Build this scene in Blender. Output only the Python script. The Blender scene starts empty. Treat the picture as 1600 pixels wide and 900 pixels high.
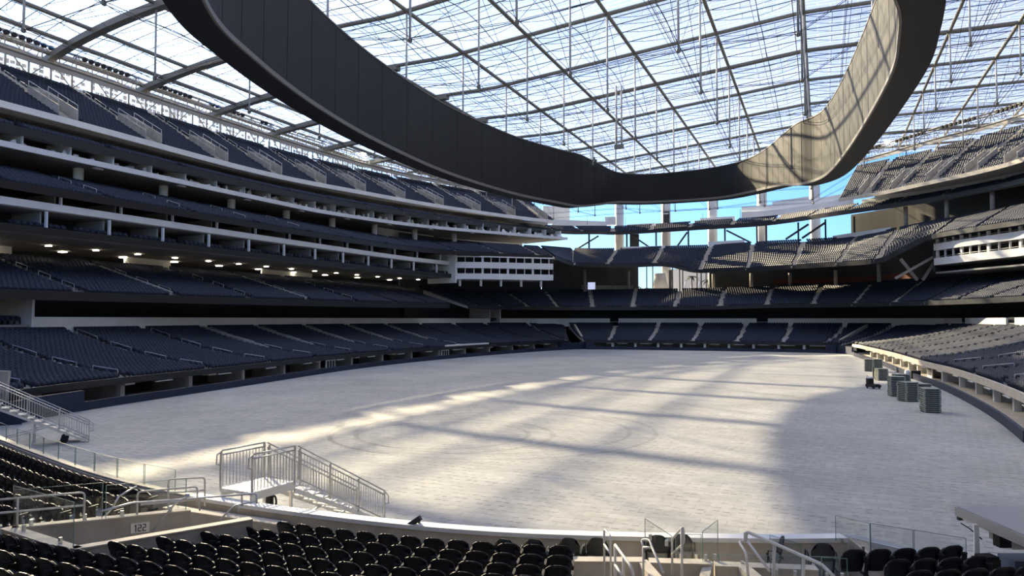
import bpy, bmesh, math, random
import numpy as np
from mathutils import Vector, Matrix
random.seed(7)
C = bpy.context.scene.collection
PI = math.pi

# ------------------------------------------------------------------ camera, sky, sun, exposure
# world axes: x = across the field (to the right stand), y = along the field, z = up; metres
sc = bpy.context.scene
cam_d = bpy.data.cameras.new('camera')
cam_d.sensor_width = 36.0
cam_d.lens = 36.0 * 1160 / 1600
cam_d.clip_end = 3000
cam = bpy.data.objects.new('camera', cam_d)
C.objects.link(cam)
cam.location = (0, 0, 7.0)
cam.rotation_euler = (PI / 2 + math.atan(49 / 1160), 0, math.radians(22.7))
sc.camera = cam
sc.view_settings.view_transform = 'Standard'
sc.view_settings.look = 'None'
sc.view_settings.gamma = 1.0
sc.view_settings.use_curve_mapping = False
sc.view_settings.exposure = 0.62

SUN_AZ = math.radians(51.7)      # counter-clockwise from +y
SUN_EL = math.radians(24.6)
sun_dir = Vector((-math.sin(SUN_AZ) * math.cos(SUN_EL), math.cos(SUN_AZ) * math.cos(SUN_EL), math.sin(SUN_EL)))
sd = bpy.data.lights.new('sun', 'SUN')
sd.energy = 12.5
sd.color = (1.0, 0.82, 0.53)
sd.angle = math.radians(0.9)
sun = bpy.data.objects.new('sun', sd)
C.objects.link(sun)
sun.rotation_euler = sun_dir.to_track_quat('Z', 'Y').to_euler()

w = bpy.data.worlds.new('world')
sc.world = w
w.use_nodes = True
nt = w.node_tree
nt.nodes.clear()
wo = nt.nodes.new('ShaderNodeOutputWorld')
bg = nt.nodes.new('ShaderNodeBackground')
sky = nt.nodes.new('ShaderNodeTexSky')
sky.sky_type = 'NISHITA'
sky.sun_disc = False
sky.sun_elevation = SUN_EL
sky.sun_rotation = -SUN_AZ
sky.air_density = 1.0
sky.dust_density = 0.8
sky.ozone_density = 3.0
bg.inputs['Strength'].default_value = 0.130
tint = nt.nodes.new('ShaderNodeVectorMath')
tint.operation = 'MULTIPLY'
tint.inputs[1].default_value = (.53, .84, 1.32)
nt.links.new(sky.outputs[0], tint.inputs[0])
nt.links.new(tint.outputs[0], bg.inputs['Color'])
nt.links.new(bg.outputs[0], wo.inputs['Surface'])

# ------------------------------------------------------------------ materials
def nodes_of(m):
    m.use_nodes = True
    n = m.node_tree
    return n, n.nodes['Principled BSDF']

def mat(name, col, rough=0.6, metal=0.0, vary=0.0, scale=1.0, bump=0.0, spec=None, stretch=None):
    m = bpy.data.materials.new(name)
    n, p = nodes_of(m)
    p.inputs['Base Color'].default_value = (*col, 1)
    p.inputs['Roughness'].default_value = rough
    p.inputs['Metallic'].default_value = metal
    if spec is not None:
        p.inputs['Specular IOR Level'].default_value = spec
    if vary or bump:
        tc = n.nodes.new('ShaderNodeTexCoord')
        mp = n.nodes.new('ShaderNodeMapping')
        n.links.new(tc.outputs['Object'], mp.inputs[0])
        if stretch:
            mp.inputs['Scale'].default_value = stretch
        nz = n.nodes.new('ShaderNodeTexNoise')
        nz.inputs['Scale'].default_value = scale
        nz.inputs['Detail'].default_value = 5
        n.links.new(mp.outputs[0], nz.inputs['Vector'])
        if vary:
            r = n.nodes.new('ShaderNodeMapRange')
            r.inputs[1].default_value = 0.3
            r.inputs[2].default_value = 0.7
            r.inputs[3].default_value = 1 - vary
            r.inputs[4].default_value = 1 + vary
            n.links.new(nz.outputs[0], r.inputs[0])
            mx = n.nodes.new('ShaderNodeVectorMath')
            mx.operation = 'SCALE'
            mx.inputs[0].default_value = col
            n.links.new(r.outputs[0], mx.inputs['Scale'])
            n.links.new(mx.outputs[0], p.inputs['Base Color'])
        if bump:
            b = n.nodes.new('ShaderNodeBump')
            b.inputs['Strength'].default_value = bump
            n.links.new(nz.outputs[0], b.inputs['Height'])
            n.links.new(b.outputs[0], p.inputs['Normal'])
    return m

def emit_mat(name, col, strength):
    m = bpy.data.materials.new(name)
    n, p = nodes_of(m)
    p.inputs['Base Color'].default_value = (*col, 1)
    p.inputs['Emission Color'].default_value = (*col, 1)
    p.inputs['Emission Strength'].default_value = strength
    return m

M = {}
M['concrete'] = mat('concrete', (.40, .375, .34), .85, vary=.16, scale=1.3, bump=.05)
M['concrete_warm'] = mat('concrete_warm', (.56, .51, .43), .85, vary=.14, scale=2.2, bump=.05)
M['tread'] = mat('tread_concrete', (.42, .41, .40), .9, vary=.12, scale=.8)
M['white'] = mat('white_panel', (.82, .83, .84), .55, vary=.05, scale=.4)
M['white_warm'] = mat('white_stand_wall', (.88, .865, .82), .7, vary=.06, scale=.3)
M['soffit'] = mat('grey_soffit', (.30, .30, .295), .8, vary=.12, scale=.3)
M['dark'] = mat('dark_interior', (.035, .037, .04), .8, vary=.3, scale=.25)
M['black'] = mat('black_fascia', (.012, .013, .016), .45)
M['blue'] = mat('navy_padding', (.007, .015, .044), .55, vary=.12, scale=.6)
M['blue_light'] = mat('blue_panel', (.06, .10, .19), .5)
M['seat'] = mat('navy_seat_plastic', (.034, .042, .066), .55, spec=.2)
M['seat_black'] = mat('black_seat_plastic', (.0055, .006, .0085), .45, spec=.35)
M['grey_plastic'] = mat('grey_plastic', (.28, .29, .30), .45)
M['steel'] = mat('white_painted_steel', (.60, .60, .58), .42)
M['beam'] = mat('grey_roof_steel', (.20, .195, .17), .5)
M['mast'] = mat('pale_mast_steel', (.50, .50, .49), .38)
M['galv'] = mat('galvanised_steel', (.55, .56, .56), .36, metal=.75, vary=.12, scale=3)
M['alu'] = mat('aluminium', (.68, .69, .69), .42, metal=.55, vary=.08, scale=2)
M['cable'] = mat('dark_cable', (.028, .03, .034), .5)
M['screen'] = mat('dark_screen_face', (.011, .0113, .012), .62, vary=.05, scale=.2, spec=.3)
M['ring_under'] = mat('black_ring_underside', (.005, .005, .006), .6)
M['trim'] = mat('pale_trim', (.42, .39, .34), .5)
M['ring_trim'] = mat('grey_ring_trim', (.16, .15, .135), .5)
M['rubber'] = mat('black_rubber', (.01, .01, .01), .7)
M['wood'] = mat('weathered_deck_panel', (.30, .32, .27), .8, vary=.2, scale=4)
M['panel_dark'] = mat('dark_deck_edge', (.05, .055, .055), .8)
M['pale_bldg'] = mat('pale_building', (.62, .62, .60), .7)
M['red'] = mat('dark_red_wall', (.11, .03, .025), .8)
M['leaf'] = mat('palm_leaf', (.03, .05, .02), .7)
M['trunk'] = mat('palm_trunk', (.10, .08, .06), .9)
M['ink'] = mat('black_ink', (.015, .015, .02), .6)
M['sign'] = mat('white_sign', (.78, .78, .76), .5)
M['lamp_warm'] = emit_mat('warm_lamp', (1, .86, .66), 12)
M['lamp_white'] = emit_mat('white_lamp', (1, .98, .92), 5)
M['flood'] = emit_mat('lit_floodlight', (1, .97, .80), 40)
M['screen_lit'] = emit_mat('lit_screen', (.62, .68, .95), .55)

def glass_mat():
    m = bpy.data.materials.new('clear_glass')
    m.use_nodes = True
    n = m.node_tree
    n.nodes.clear()
    o = n.nodes.new('ShaderNodeOutputMaterial')
    t = n.nodes.new('ShaderNodeBsdfTransparent')
    t.inputs[0].default_value = (.955, .97, .965, 1)
    g = n.nodes.new('ShaderNodeBsdfGlossy')
    g.inputs['Roughness'].default_value = .03
    x = n.nodes.new('ShaderNodeMixShader')
    x.inputs[0].default_value = .05
    n.links.new(t.outputs[0], x.inputs[1])
    n.links.new(g.outputs[0], x.inputs[2])
    n.links.new(x.outputs[0], o.inputs[0])
    return m
M['glass'] = glass_mat()
M['glass_edge'] = mat('glass_edge', (.22, .34, .32), .2)

def film_mat():
    """translucent ETFE roof film with printed dots and weld seams"""
    m = bpy.data.materials.new('translucent_roof_film')
    m.use_nodes = True
    n = m.node_tree
    n.nodes.clear()
    o = n.nodes.new('ShaderNodeOutputMaterial')
    t = n.nodes.new('ShaderNodeBsdfTransparent')
    t.inputs[0].default_value = (.93, .95, .97, 1)
    tr = n.nodes.new('ShaderNodeBsdfTranslucent')
    tr.inputs[0].default_value = (.74, .79, .86, 1)
    sca = n.nodes.new('ShaderNodeBsdfRefraction')
    sca.inputs['Color'].default_value = (.95, .95, .95, 1)
    sca.inputs['Roughness'].default_value = .62
    sca.inputs['IOR'].default_value = 1.25
    xx = n.nodes.new('ShaderNodeMixShader')
    xx.inputs[0].default_value = .40
    x = n.nodes.new('ShaderNodeMixShader')
    tc = n.nodes.new('ShaderNodeTexCoord')
    br = n.nodes.new('ShaderNodeTexBrick')
    br.inputs['Scale'].default_value = 1.0
    br.inputs['Brick Width'].default_value = 3.4
    br.inputs['Row Height'].default_value = .75
    br.inputs['Mortar Size'].default_value = .10
    br.inputs['Mortar Smooth'].default_value = .3
    br.inputs['Color1'].default_value = (.36, .36, .36, 1)
    br.inputs['Color2'].default_value = (.41, .41, .41, 1)
    br.inputs['Mortar'].default_value = (.68, .68, .68, 1)
    n.links.new(tc.outputs['Object'], br.inputs['Vector'])
    n.links.new(br.outputs['Color'], x.inputs[0])
    n.links.new(t.outputs[0], x.inputs[1])
    n.links.new(tr.outputs[0], xx.inputs[1])
    n.links.new(sca.outputs[0], xx.inputs[2])
    n.links.new(xx.outputs[0], x.inputs[2])
    n.links.new(x.outputs[0], o.inputs[0])
    return m
M['film'] = film_mat()

def field_mat():
    m = bpy.data.materials.new('field_cover_panels')
    n, p = nodes_of(m)
    p.inputs['Roughness'].default_value = .82
    N = n.nodes.new
    L = n.links.new
    tc = N('ShaderNodeTexCoord')
    br = N('ShaderNodeTexBrick')
    br.inputs['Scale'].default_value = 1
    br.inputs['Brick Width'].default_value = .9
    br.inputs['Row Height'].default_value = .6
    br.inputs['Mortar Size'].default_value = .035
    br.inputs['Mortar Smooth'].default_value = .4
    br.inputs['Bias'].default_value = -.2
    br.inputs['Color1'].default_value = (.408, .412, .402, 1)
    br.inputs['Color2'].default_value = (.468, .468, .45, 1)
    br.inputs['Mortar'].default_value = (.392, .395, .386, 1)
    L(tc.outputs['Object'], br.inputs['Vector'])
    nz = N('ShaderNodeTexNoise')
    nz.inputs['Scale'].default_value = .12
    nz.inputs['Detail'].default_value = 8
    nz.inputs['Roughness'].default_value = .65
    L(tc.outputs['Object'], nz.inputs['Vector'])
    mr = N('ShaderNodeMapRange')
    mr.inputs[1].default_value = .3
    mr.inputs[2].default_value = .72
    mr.inputs[3].default_value = .80
    mr.inputs[4].default_value = 1.16
    L(nz.outputs[0], mr.inputs[0])
    # dark latch holes at the panel corners
    sx = N('ShaderNodeSeparateXYZ')
    L(tc.outputs['Object'], sx.inputs[0])
    def frac(out, s, off):
        a = N('ShaderNodeMath'); a.operation = 'MULTIPLY_ADD'
        a.inputs[1].default_value = 1 / s
        a.inputs[2].default_value = off
        L(out, a.inputs[0])
        b = N('ShaderNodeMath'); b.operation = 'FRACT'
        L(a.outputs[0], b.inputs[0])
        c = N('ShaderNodeMath'); c.operation = 'SUBTRACT'; c.inputs[1].default_value = .5
        L(b.outputs[0], c.inputs[0])
        d = N('ShaderNodeMath'); d.operation = 'ABSOLUTE'
        L(c.outputs[0], d.inputs[0])
        return d
    rw = N('ShaderNodeMath'); rw.operation = 'MULTIPLY'; rw.inputs[1].default_value = 1 / .6
    L(sx.outputs[1], rw.inputs[0])
    rf_ = N('ShaderNodeMath'); rf_.operation = 'FLOOR'; L(rw.outputs[0], rf_.inputs[0])
    sh = N('ShaderNodeMath'); sh.operation = 'MULTIPLY_ADD'; sh.inputs[1].default_value = .37
    L(rf_.outputs[0], sh.inputs[0]); L(sx.outputs[0], sh.inputs[2])
    fx, fy = frac(sh.outputs[0], .9, .31), frac(sx.outputs[1], .6, .5)
    mxx = N('ShaderNodeMath'); mxx.operation = 'MAXIMUM'
    L(fx.outputs[0], mxx.inputs[0]); L(fy.outputs[0], mxx.inputs[1])
    lt = N('ShaderNodeMath'); lt.operation = 'LESS_THAN'; lt.inputs[1].default_value = .135
    L(mxx.outputs[0], lt.inputs[0])
    # curved tyre scuffs
    def ring(cx, cy, r, wd):
        v = N('ShaderNodeVectorMath'); v.operation = 'DISTANCE'; v.inputs[1].default_value = (cx, cy, 0)
        L(tc.outputs['Object'], v.inputs[0])
        s = N('ShaderNodeMath'); s.operation = 'SUBTRACT'; s.inputs[1].default_value = r
        L(v.outputs['Value'], s.inputs[0])
        a = N('ShaderNodeMath'); a.operation = 'ABSOLUTE'; L(s.outputs[0], a.inputs[0])
        q = N('ShaderNodeMath'); q.operation = 'LESS_THAN'; q.inputs[1].default_value = wd
        L(a.outputs[0], q.inputs[0])
        return q
    cur = lt
    n2 = N('ShaderNodeTexNoise'); n2.inputs['Scale'].default_value = .55; n2.inputs['Detail'].default_value = 3
    L(tc.outputs['Object'], n2.inputs['Vector'])
    m2 = N('ShaderNodeMapRange'); m2.inputs[1].default_value = .40; m2.inputs[2].default_value = .62; m2.inputs[3].default_value = .05; m2.inputs[4].default_value = .55
    L(n2.outputs[0], m2.inputs[0])
    first = N('ShaderNodeMath'); first.operation = 'MULTIPLY'
    L(lt.outputs[0], first.inputs[0]); L(m2.outputs[0], first.inputs[1])
    acc = first
    for (cx, cy, r, wd) in SCUFFS:
        q = ring(cx, cy, r, wd)
        k = N('ShaderNodeMath'); k.operation = 'MULTIPLY'; k.inputs[1].default_value = .16
        L(q.outputs[0], k.inputs[0])
        a = N('ShaderNodeMath'); a.operation = 'ADD'
        L(acc.outputs[0], a.inputs[0]); L(k.outputs[0], a.inputs[1])
        acc = a
    inv = N('ShaderNodeMath'); inv.operation = 'SUBTRACT'; inv.inputs[0].default_value = 1
    L(acc.outputs[0], inv.inputs[1])
    n3 = N('ShaderNodeTexNoise'); n3.inputs['Scale'].default_value = 1.7; n3.inputs['Detail'].default_value = 6; n3.inputs['Roughness'].default_value = .7
    L(tc.outputs['Object'], n3.inputs['Vector'])
    m3 = N('ShaderNodeMapRange'); m3.inputs[1].default_value = .32; m3.inputs[2].default_value = .68; m3.inputs[3].default_value = .82; m3.inputs[4].default_value = 1.08
    L(n3.outputs[0], m3.inputs[0])
    m4 = N('ShaderNodeMath'); m4.operation = 'MULTIPLY'
    L(m3.outputs[0], m4.inputs[0]); L(inv.outputs[0], m4.inputs[1])
    mm = N('ShaderNodeMath'); mm.operation = 'MULTIPLY'
    L(mr.outputs[0], mm.inputs[0]); L(m4.outputs[0], mm.inputs[1])
    sc_ = N('ShaderNodeVectorMath'); sc_.operation = 'SCALE'
    L(br.outputs['Color'], sc_.inputs[0]); L(mm.outputs[0], sc_.inputs['Scale'])
    L(sc_.outputs[0], p.inputs['Base Color'])
    bp = N('ShaderNodeBump'); bp.inputs['Strength'].default_value = .25; bp.inputs['Distance'].default_value = .03
    L(br.outputs['Fac'], bp.inputs['Height']); bp.invert = True
    L(bp.outputs[0], p.inputs['Normal'])
    return m
SCUFFS = [(-21.5, 40.5, 5.2, .16), (-21.5, 40.5, 6.7, .16), (-19.5, 43.5, 8.6, .14), (-19.5, 43.5, 10.2, .14)]
M['field'] = field_mat()

# ------------------------------------------------------------------ mesh helpers
class MB:
    def __init__(s):
        s.v, s.f = [], []
    def add(s, vs, fs):
        o = len(s.v)
        s.v += [tuple(q) for q in vs]
        s.f += [tuple(i + o for i in f) for f in fs]
        return s
    def box(s, c, d, rz=0.0):
        hx, hy, hz = d[0] / 2, d[1] / 2, d[2] / 2
        ca, sa = math.cos(rz), math.sin(rz)
        vs = []
        for z in (-hz, hz):
            for x, y in ((-hx, -hy), (hx, -hy), (hx, hy), (-hx, hy)):
                vs.append((c[0] + x * ca - y * sa, c[1] + x * sa + y * ca, c[2] + z))
        return s.add(vs, [(0, 3, 2, 1), (4, 5, 6, 7), (0, 1, 5, 4), (1, 2, 6, 5), (2, 3, 7, 6), (3, 0, 4, 7)])
    def prism(s, poly, z0, z1):
        n = len(poly)
        zz0 = z0 if hasattr(z0, '__len__') else [z0] * n
        zz1 = z1 if hasattr(z1, '__len__') else [z1] * n
        vs = [(p[0], p[1], zz0[i]) for i, p in enumerate(poly)] + [(p[0], p[1], zz1[i]) for i, p in enumerate(poly)]
        fs = [tuple(range(n - 1, -1, -1)), tuple(range(n, 2 * n))]
        fs += [(i, (i + 1) % n, n + (i + 1) % n, n + i) for i in range(n)]
        return s.add(vs, fs)
    def bar(s, p, q, wd, h, up=(0, 0, 1)):
        p, q = Vector(p), Vector(q)
        t = (q - p).normalized()
        u = Vector(up)
        sd_ = t.cross(u)
        if sd_.length < 1e-4:
            sd_ = t.cross(Vector((0, 1, 0)))
        sd_.normalize()
        u = sd_.cross(t).normalized()
        a, b = sd_ * wd / 2, u * h / 2
        vs = [p - a - b, p + a - b, p + a + b, p - a + b, q - a - b, q + a - b, q + a + b, q - a + b]
        return s.add(vs, [(0, 1, 2, 3), (7, 6, 5, 4), (0, 4, 5, 1), (1, 5, 6, 2), (2, 6, 7, 3), (3, 7, 4, 0)])
    def tube(s, pts, r, n=8, closed=False):
        pts = [Vector(p) for p in pts]
        m = len(pts)
        rings = []
        prev = None
        for i, p in enumerate(pts):
            if closed:
                t = pts[(i + 1) % m] - pts[i - 1]
            else:
                t = pts[min(i + 1, m - 1)] - pts[max(i - 1, 0)]
            t.normalize()
            if prev is None:
                a = Vector((0, 0, 1)) if abs(t.z) < .9 else Vector((1, 0, 0))
                u = t.cross(a).normalized()
            else:
                u = (prev - t * prev.dot(t)).normalized()
            prev = u
            b = t.cross(u)
            rr = r[i] if hasattr(r, '__len__') else r
            rings.append([p + (u * math.cos(2 * PI * k / n) + b * math.sin(2 * PI * k / n)) * rr for k in range(n)])
        vs = [q for g in rings for q in g]
        fs = []
        for i in range(m if closed else m - 1):
            j = (i + 1) % m
            for k in range(n):
                fs.append((i * n + k, i * n + (k + 1) % n, j * n + (k + 1) % n, j * n + k))
        if not closed:
            fs.append(tuple(range(n - 1, -1, -1)))
            fs.append(tuple((m - 1) * n + k for k in range(n)))
        return s.add(vs, fs)
    def sweep(s, sections, closed_section=True, caps=True, loop=False):
        """sections: list of equal-length point lists"""
        m, n = len(sections), len(sections[0])
        vs = [q for g in sections for q in g]
        fs = []
        for i in range(m if loop else m - 1):
            j = (i + 1) % m
            for k in range(n if closed_section else n - 1):
                fs.append((i * n + k, i * n + (k + 1) % n, j * n + (k + 1) % n, j * n + k))
        if caps and not loop and closed_section:
            fs.append(tuple(range(n - 1, -1, -1)))
            fs.append(tuple((m - 1) * n + k for k in range(n)))
        return s.add(vs, fs)
    def lathe(s, prof, c=(0, 0, 0), n=16):
        vs, fs = [], []
        for r, z in prof:
            for k in range(n):
                vs.append((c[0] + r * math.cos(2 * PI * k / n), c[1] + r * math.sin(2 * PI * k / n), c[2] + z))
        for i in range(len(prof) - 1):
            for k in range(n):
                fs.append((i * n + k, i * n + (k + 1) % n, (i + 1) * n + (k + 1) % n, (i + 1) * n + k))
        fs.append(tuple(range(n - 1, -1, -1)))
        fs.append(tuple((len(prof) - 1) * n + k for k in range(n)))
        return s.add(vs, fs)
    def mesh(s, name, m, smooth=False):
        me = bpy.data.meshes.new(name)
        me.from_pydata([tuple(q) for q in s.v], [], s.f)
        me.materials.append(m)
        if smooth:
            me.polygons.foreach_set('use_smooth', [True] * len(me.polygons))
        me.update()
        return me
    def build(s, name, m, parent=None, smooth=False):
        o = bpy.data.objects.new(name, s.mesh(name, m, smooth))
        C.objects.link(o)
        if parent:
            o.parent = parent
        return o

def tag(o, label=None, cat=None, group=None, kind=None):
    if label: o['label'] = label
    if cat: o['category'] = cat
    if group: o['group'] = group
    if kind: o['kind'] = kind
    return o

def thing(name, label, cat, loc=(0, 0, 0), rz=0.0, group=None):
    o = bpy.data.objects.new(name, None)
    o.empty_display_size = .2
    C.objects.link(o)
    o.location = loc
    o.rotation_euler = (0, 0, rz)
    return tag(o, label, cat, group)

def struct(mb, name, m, parent=None, smooth=False):
    o = mb.build(name, m, parent, smooth)
    if parent is None:
        o['kind'] = 'structure'
    return o

ORD = ['first', 'second', 'third', 'fourth', 'fifth', 'sixth', 'seventh', 'eighth', 'ninth', 'tenth', 'eleventh', 'twelfth',
       'thirteenth', 'fourteenth', 'fifteenth', 'sixteenth', 'seventeenth', 'eighteenth', 'nineteenth', 'twentieth']
TENS = {2: 'twenty', 3: 'thirty', 4: 'forty', 5: 'fifty', 6: 'sixty'}
def ordinal(i):
    if i < 20: return ORD[i]
    n = i + 1
    if n % 10 == 0: return {2: 'twentieth', 3: 'thirtieth', 4: 'fortieth', 5: 'fiftieth', 6: 'sixtieth'}[n // 10]
    return TENS[n // 10] + '-' + ORD[n % 10 - 1]

def cr(ctrl, per=8, closed=False):
    """Catmull-Rom through n-dimensional control points"""
    P = np.array(ctrl, float)
    n = len(P)
    out = []
    for i in range(n if closed else n - 1):
        if closed:
            p0, p1, p2, p3 = P[i - 1], P[i], P[(i + 1) % n], P[(i + 2) % n]
        else:
            p1, p2 = P[i], P[i + 1]
            p0 = P[i - 1] if i > 0 else 2 * p1 - p2
            p3 = P[i + 2] if i + 2 < n else 2 * p2 - p1
        for k in range(per):
            t = k / per
            out.append(.5 * (2 * p1 + (p2 - p0) * t + (2 * p0 - 5 * p1 + 4 * p2 - p3) * t * t + (3 * p1 - p0 - 3 * p2 + p3) * t ** 3))
    if not closed:
        out.append(P[-1])
    return np.array(out)

def normals(P):
    """horizontal normals pointing at the field (to the right of travel)"""
    T = np.gradient(P[:, :2], axis=0)
    T /= np.linalg.norm(T, axis=1)[:, None] + 1e-9
    return np.stack([T[:, 1], -T[:, 0]], 1)

def ribbon(P, Nn, a0, a1, z0, z1, mb=None):
    """box section swept along P: offsets a0..a1 away from the field, heights z0..z1 (numbers or per-sample arrays)"""
    mb = mb or MB()
    n = len(P)
    f = lambda q: q if hasattr(q, '__len__') else [q] * n
    z0, z1, a0, a1 = f(z0), f(z1), f(a0), f(a1)
    secs = []
    for i in range(n):
        p, q = P[i, :2], Nn[i]
        A, B = p - q * a0[i], p - q * a1[i]
        secs.append([(A[0], A[1], z0[i]), (A[0], A[1], z1[i]), (B[0], B[1], z1[i]), (B[0], B[1], z0[i])])
    return mb.sweep(secs)

# ------------------------------------------------------------------ seats of the far stands (collected, then one mesh)
SEATS = []          # (x, y, z, facing angle)
def row_seats(path, zs, pitch=.56, gaps=(), face=None, skip=None, start=.4, out=SEATS):
    """path: (n,2) points of a seat row; gaps: list of (arc position, width)"""
    d = np.linalg.norm(np.diff(path, axis=0), axis=1)
    s = np.concatenate([[0], np.cumsum(d)])
    L = s[-1]
    q = np.arange(start, L - .3, pitch)
    for g, wd in gaps:
        q = q[np.abs(q - g) > wd / 2]
    x, y = np.interp(q, s, path[:, 0]), np.interp(q, s, path[:, 1])
    z = np.interp(q, s, zs)
    T = np.gradient(path, axis=0)
    T /= np.linalg.norm(T, axis=1)[:, None] + 1e-9
    tx, ty = np.interp(q, s, T[:, 0]), np.interp(q, s, T[:, 1])
    ang = np.arctan2(-ty, -tx)         # local +y points at the field
    res = []
    for i in range(len(q)):
        if skip and skip(x[i], y[i], z[i]):
            continue
        res.append((x[i], y[i], z[i], ang[i]))
    out.extend(res)
    return res

def zrow(F, B, k, N, zfun):
    if zfun: return zfun(k) + 0 * F[:, 2]
    return F[:, 2] + (B[:, 2] - F[:, 2]) * k / N

def tier(name, S, N, fh=.6, seats=True, aisles=(), gap=1.3, zfun=None, skip=None, tread='tread', fascia='black',
         soffit='soffit', top_of_back=None, seat_skip_rows=(), under=.8, pitch=.56, lip=.12, vom=False):
    """S: samples (fx,fy,fz,bx,by,bz). Stepped concrete, fascia, soffit; returns the object"""
    F, B = S[:, :3], S[:, 3:]
    D = F[:, :2] - B[:, :2]
    D /= np.linalg.norm(D, axis=1)[:, None]
    n = len(S)
    secs = []
    Z = [zrow(F, B, k, N, zfun) for k in range(N)]
    zback = Z[-1]
    for i in range(n):
        sec = []
        for k in range(N):
            for s in (k / N, (k + 1) / N):
                p = F[i, :2] + (B[i, :2] - F[i, :2]) * s
                sec.append((p[0], p[1], Z[k][i]))
        p0, p1 = F[i, :2], B[i, :2]
        sec.append((p1[0], p1[1], zback[i] - under))
        sec.append((p0[0], p0[1], Z[0][i] - fh))
        secs.append(sec)
    mb = MB()
    m, L = n, len(secs[0])
    mb.sweep(secs, closed_section=True)
    ob = struct(mb, name, M[tread])
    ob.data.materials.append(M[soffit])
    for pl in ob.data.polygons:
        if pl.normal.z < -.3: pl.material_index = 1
    if fascia:
        fm = MB()
        secs = []
        for i in range(n):
            a = F[i, :2] + D[i] * .22
            b = F[i, :2] - D[i] * .02
            z0, z1 = Z[0][i] - fh, Z[0][i] + lip
            secs.append([(a[0], a[1], z0), (a[0], a[1], z1), (b[0], b[1], z1), (b[0], b[1], z0)])
        fm.sweep(secs)
        struct(fm, 'fascia', M[fascia], ob)
    par = np.linspace(0, 1, n)
    for a in aisles:                                   # pale stair strips in the aisles
        f = np.array([np.interp(a[0], par, F[:, j]) for j in range(3)])
        b = np.array([np.interp(a[0], par, B[:, j]) for j in range(3)])
        dr = (b - f)[:2]
        ln = np.linalg.norm(dr); dr /= ln
        sd_ = np.array([-dr[1], dr[0]]) * gap * .45
        am = MB()
        for k in range(N):
            zk = float(np.interp(a[0], par, Z[k])); zn = float(np.interp(a[0], par, Z[min(k + 1, N - 1)]))
            for h in (0, 1):
                p0, p1 = f[:2] + dr * ln * (k + h * .5) / N, f[:2] + dr * ln * (k + .5 + h * .5) / N
                am.prism([p0 - sd_, p0 + sd_, p1 + sd_, p1 - sd_], zk - .3, zk + .03 + h * (zn - zk) * .5)
        struct(am, 'aisle_stair', M['concrete_warm'], ob)
    if seats:
        for k in range(N):
            if k in seat_skip_rows: continue
            s = (k + .60) / N
            path = F[:, :2] + (B[:, :2] - F[:, :2]) * s
            d = np.concatenate([[0], np.cumsum(np.linalg.norm(np.diff(path, axis=0), axis=1))])
            gaps = []
            for a in aisles:
                if vom and k <= 8:
                    gaps.append((float(np.interp(a[0], par, d)), 3.3)); continue
                if len(a) > 1 and not (a[1] <= k <= a[2]): continue
                gaps.append((float(np.interp(a[0], par, d)), a[3] if len(a) > 3 else gap))
            row_seats(path, Z[k], gaps=gaps, skip=skip, pitch=pitch)
    return ob

def arc_params(S, positions, s=.5):
    """aisle parameters from arc positions (m) along the middle of a tier"""
    F, B = S[:, :2], S[:, 3:5]
    P = F + (B - F) * s
    d = np.concatenate([[0], np.cumsum(np.linalg.norm(np.diff(P, axis=0), axis=1))])
    par = np.linspace(0, 1, len(S))
    return [(float(np.interp(a, d, par)),) for a in positions if a < d[-1]], d[-1]

# ------------------------------------------------------------------ field and lower bowl
OVAL = [(-47, 30), (-52.2, 39), (-56.6, 63), (-60.6, 85), (-62, 104), (-61.2, 124), (-59, 143), (-55.8, 160), (-52, 166.5), (-44, 168.8), (-24.6, 170),
        (-8, 169.3), (2, 167.8), (4.8, 161.5), (6, 150), (8.2, 126), (9.6, 101), (10.9, 86), (11.2, 66), (10.5, 50.5), (9.2, 36),
        (6.2, 25), (1.9, 20.2), (-4.1, 17.5), (-9.6, 16.3), (-17.3, 16.6), (-25.4, 18.7), (-38, 23.6)]
OV = cr(OVAL, 14, closed=True)
_T = np.roll(OV, -1, 0) - np.roll(OV, 1, 0)
_T /= np.linalg.norm(_T, axis=1)[:, None]
OVN = np.stack([_T[:, 1], -_T[:, 0]], 1)
for _ in range(14):                                  # soften the corner normals so that offset rows stay smooth
    OVN = .5 * OVN + .25 * np.roll(OVN, 1, 0) + .25 * np.roll(OVN, -1, 0)
OVN /= np.linalg.norm(OVN, axis=1)[:, None]

def near_i(p):
    return int(np.argmin(np.linalg.norm(OV - np.array(p), axis=1)))
def seg(p, q):
    a, b = near_i(p), near_i(q)
    idx = list(range(a, b + 1)) if b > a else list(range(a, len(OV))) + list(range(0, b + 1))
    return OV[idx], OVN[idx]

fm = MB()
out = OV - OVN * 9.0
fm.add([(p[0], p[1], 0) for p in out], [tuple(range(len(out)))[::-1]])
fl = struct(fm, 'floor', M['field'])
fl['label'] = 'pale grey field covered in interlocking panels'
gm = MB()
gm.add([(-400, -300, -.06), (400, -300, -.06), (400, 700, -.06), (-400, 700, -.06)], [(0, 1, 2, 3)])
struct(gm, 'ground', M['concrete'])

NL = 21
TR = .84
zlow = lambda k: 1.65 + .075 * k + .0055 * k * k
znear = lambda k: 1.2 + .08 * k + .0065 * k * k
TRN, DN = .95, .65                                    # tread and first offset of the near stand
def low_S(P, Nn, d0=1.4):
    F, B = P - Nn * d0, P - Nn * (d0 + TR * NL)
    return np.column_stack([F, np.full(len(P), zlow(0)), B, np.full(len(P), zlow(NL))])

L_LEFT = seg((-49.3, 34), (-53.6, 164.6))
L_FAR = seg((-51.2, 166.9), (2.4, 167.5))
L_RIGHT = seg((4.0, 164.2), (10.5, 50.5))
L_NEAR = seg((10.3, 47), (-36.8, 22.8))

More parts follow.
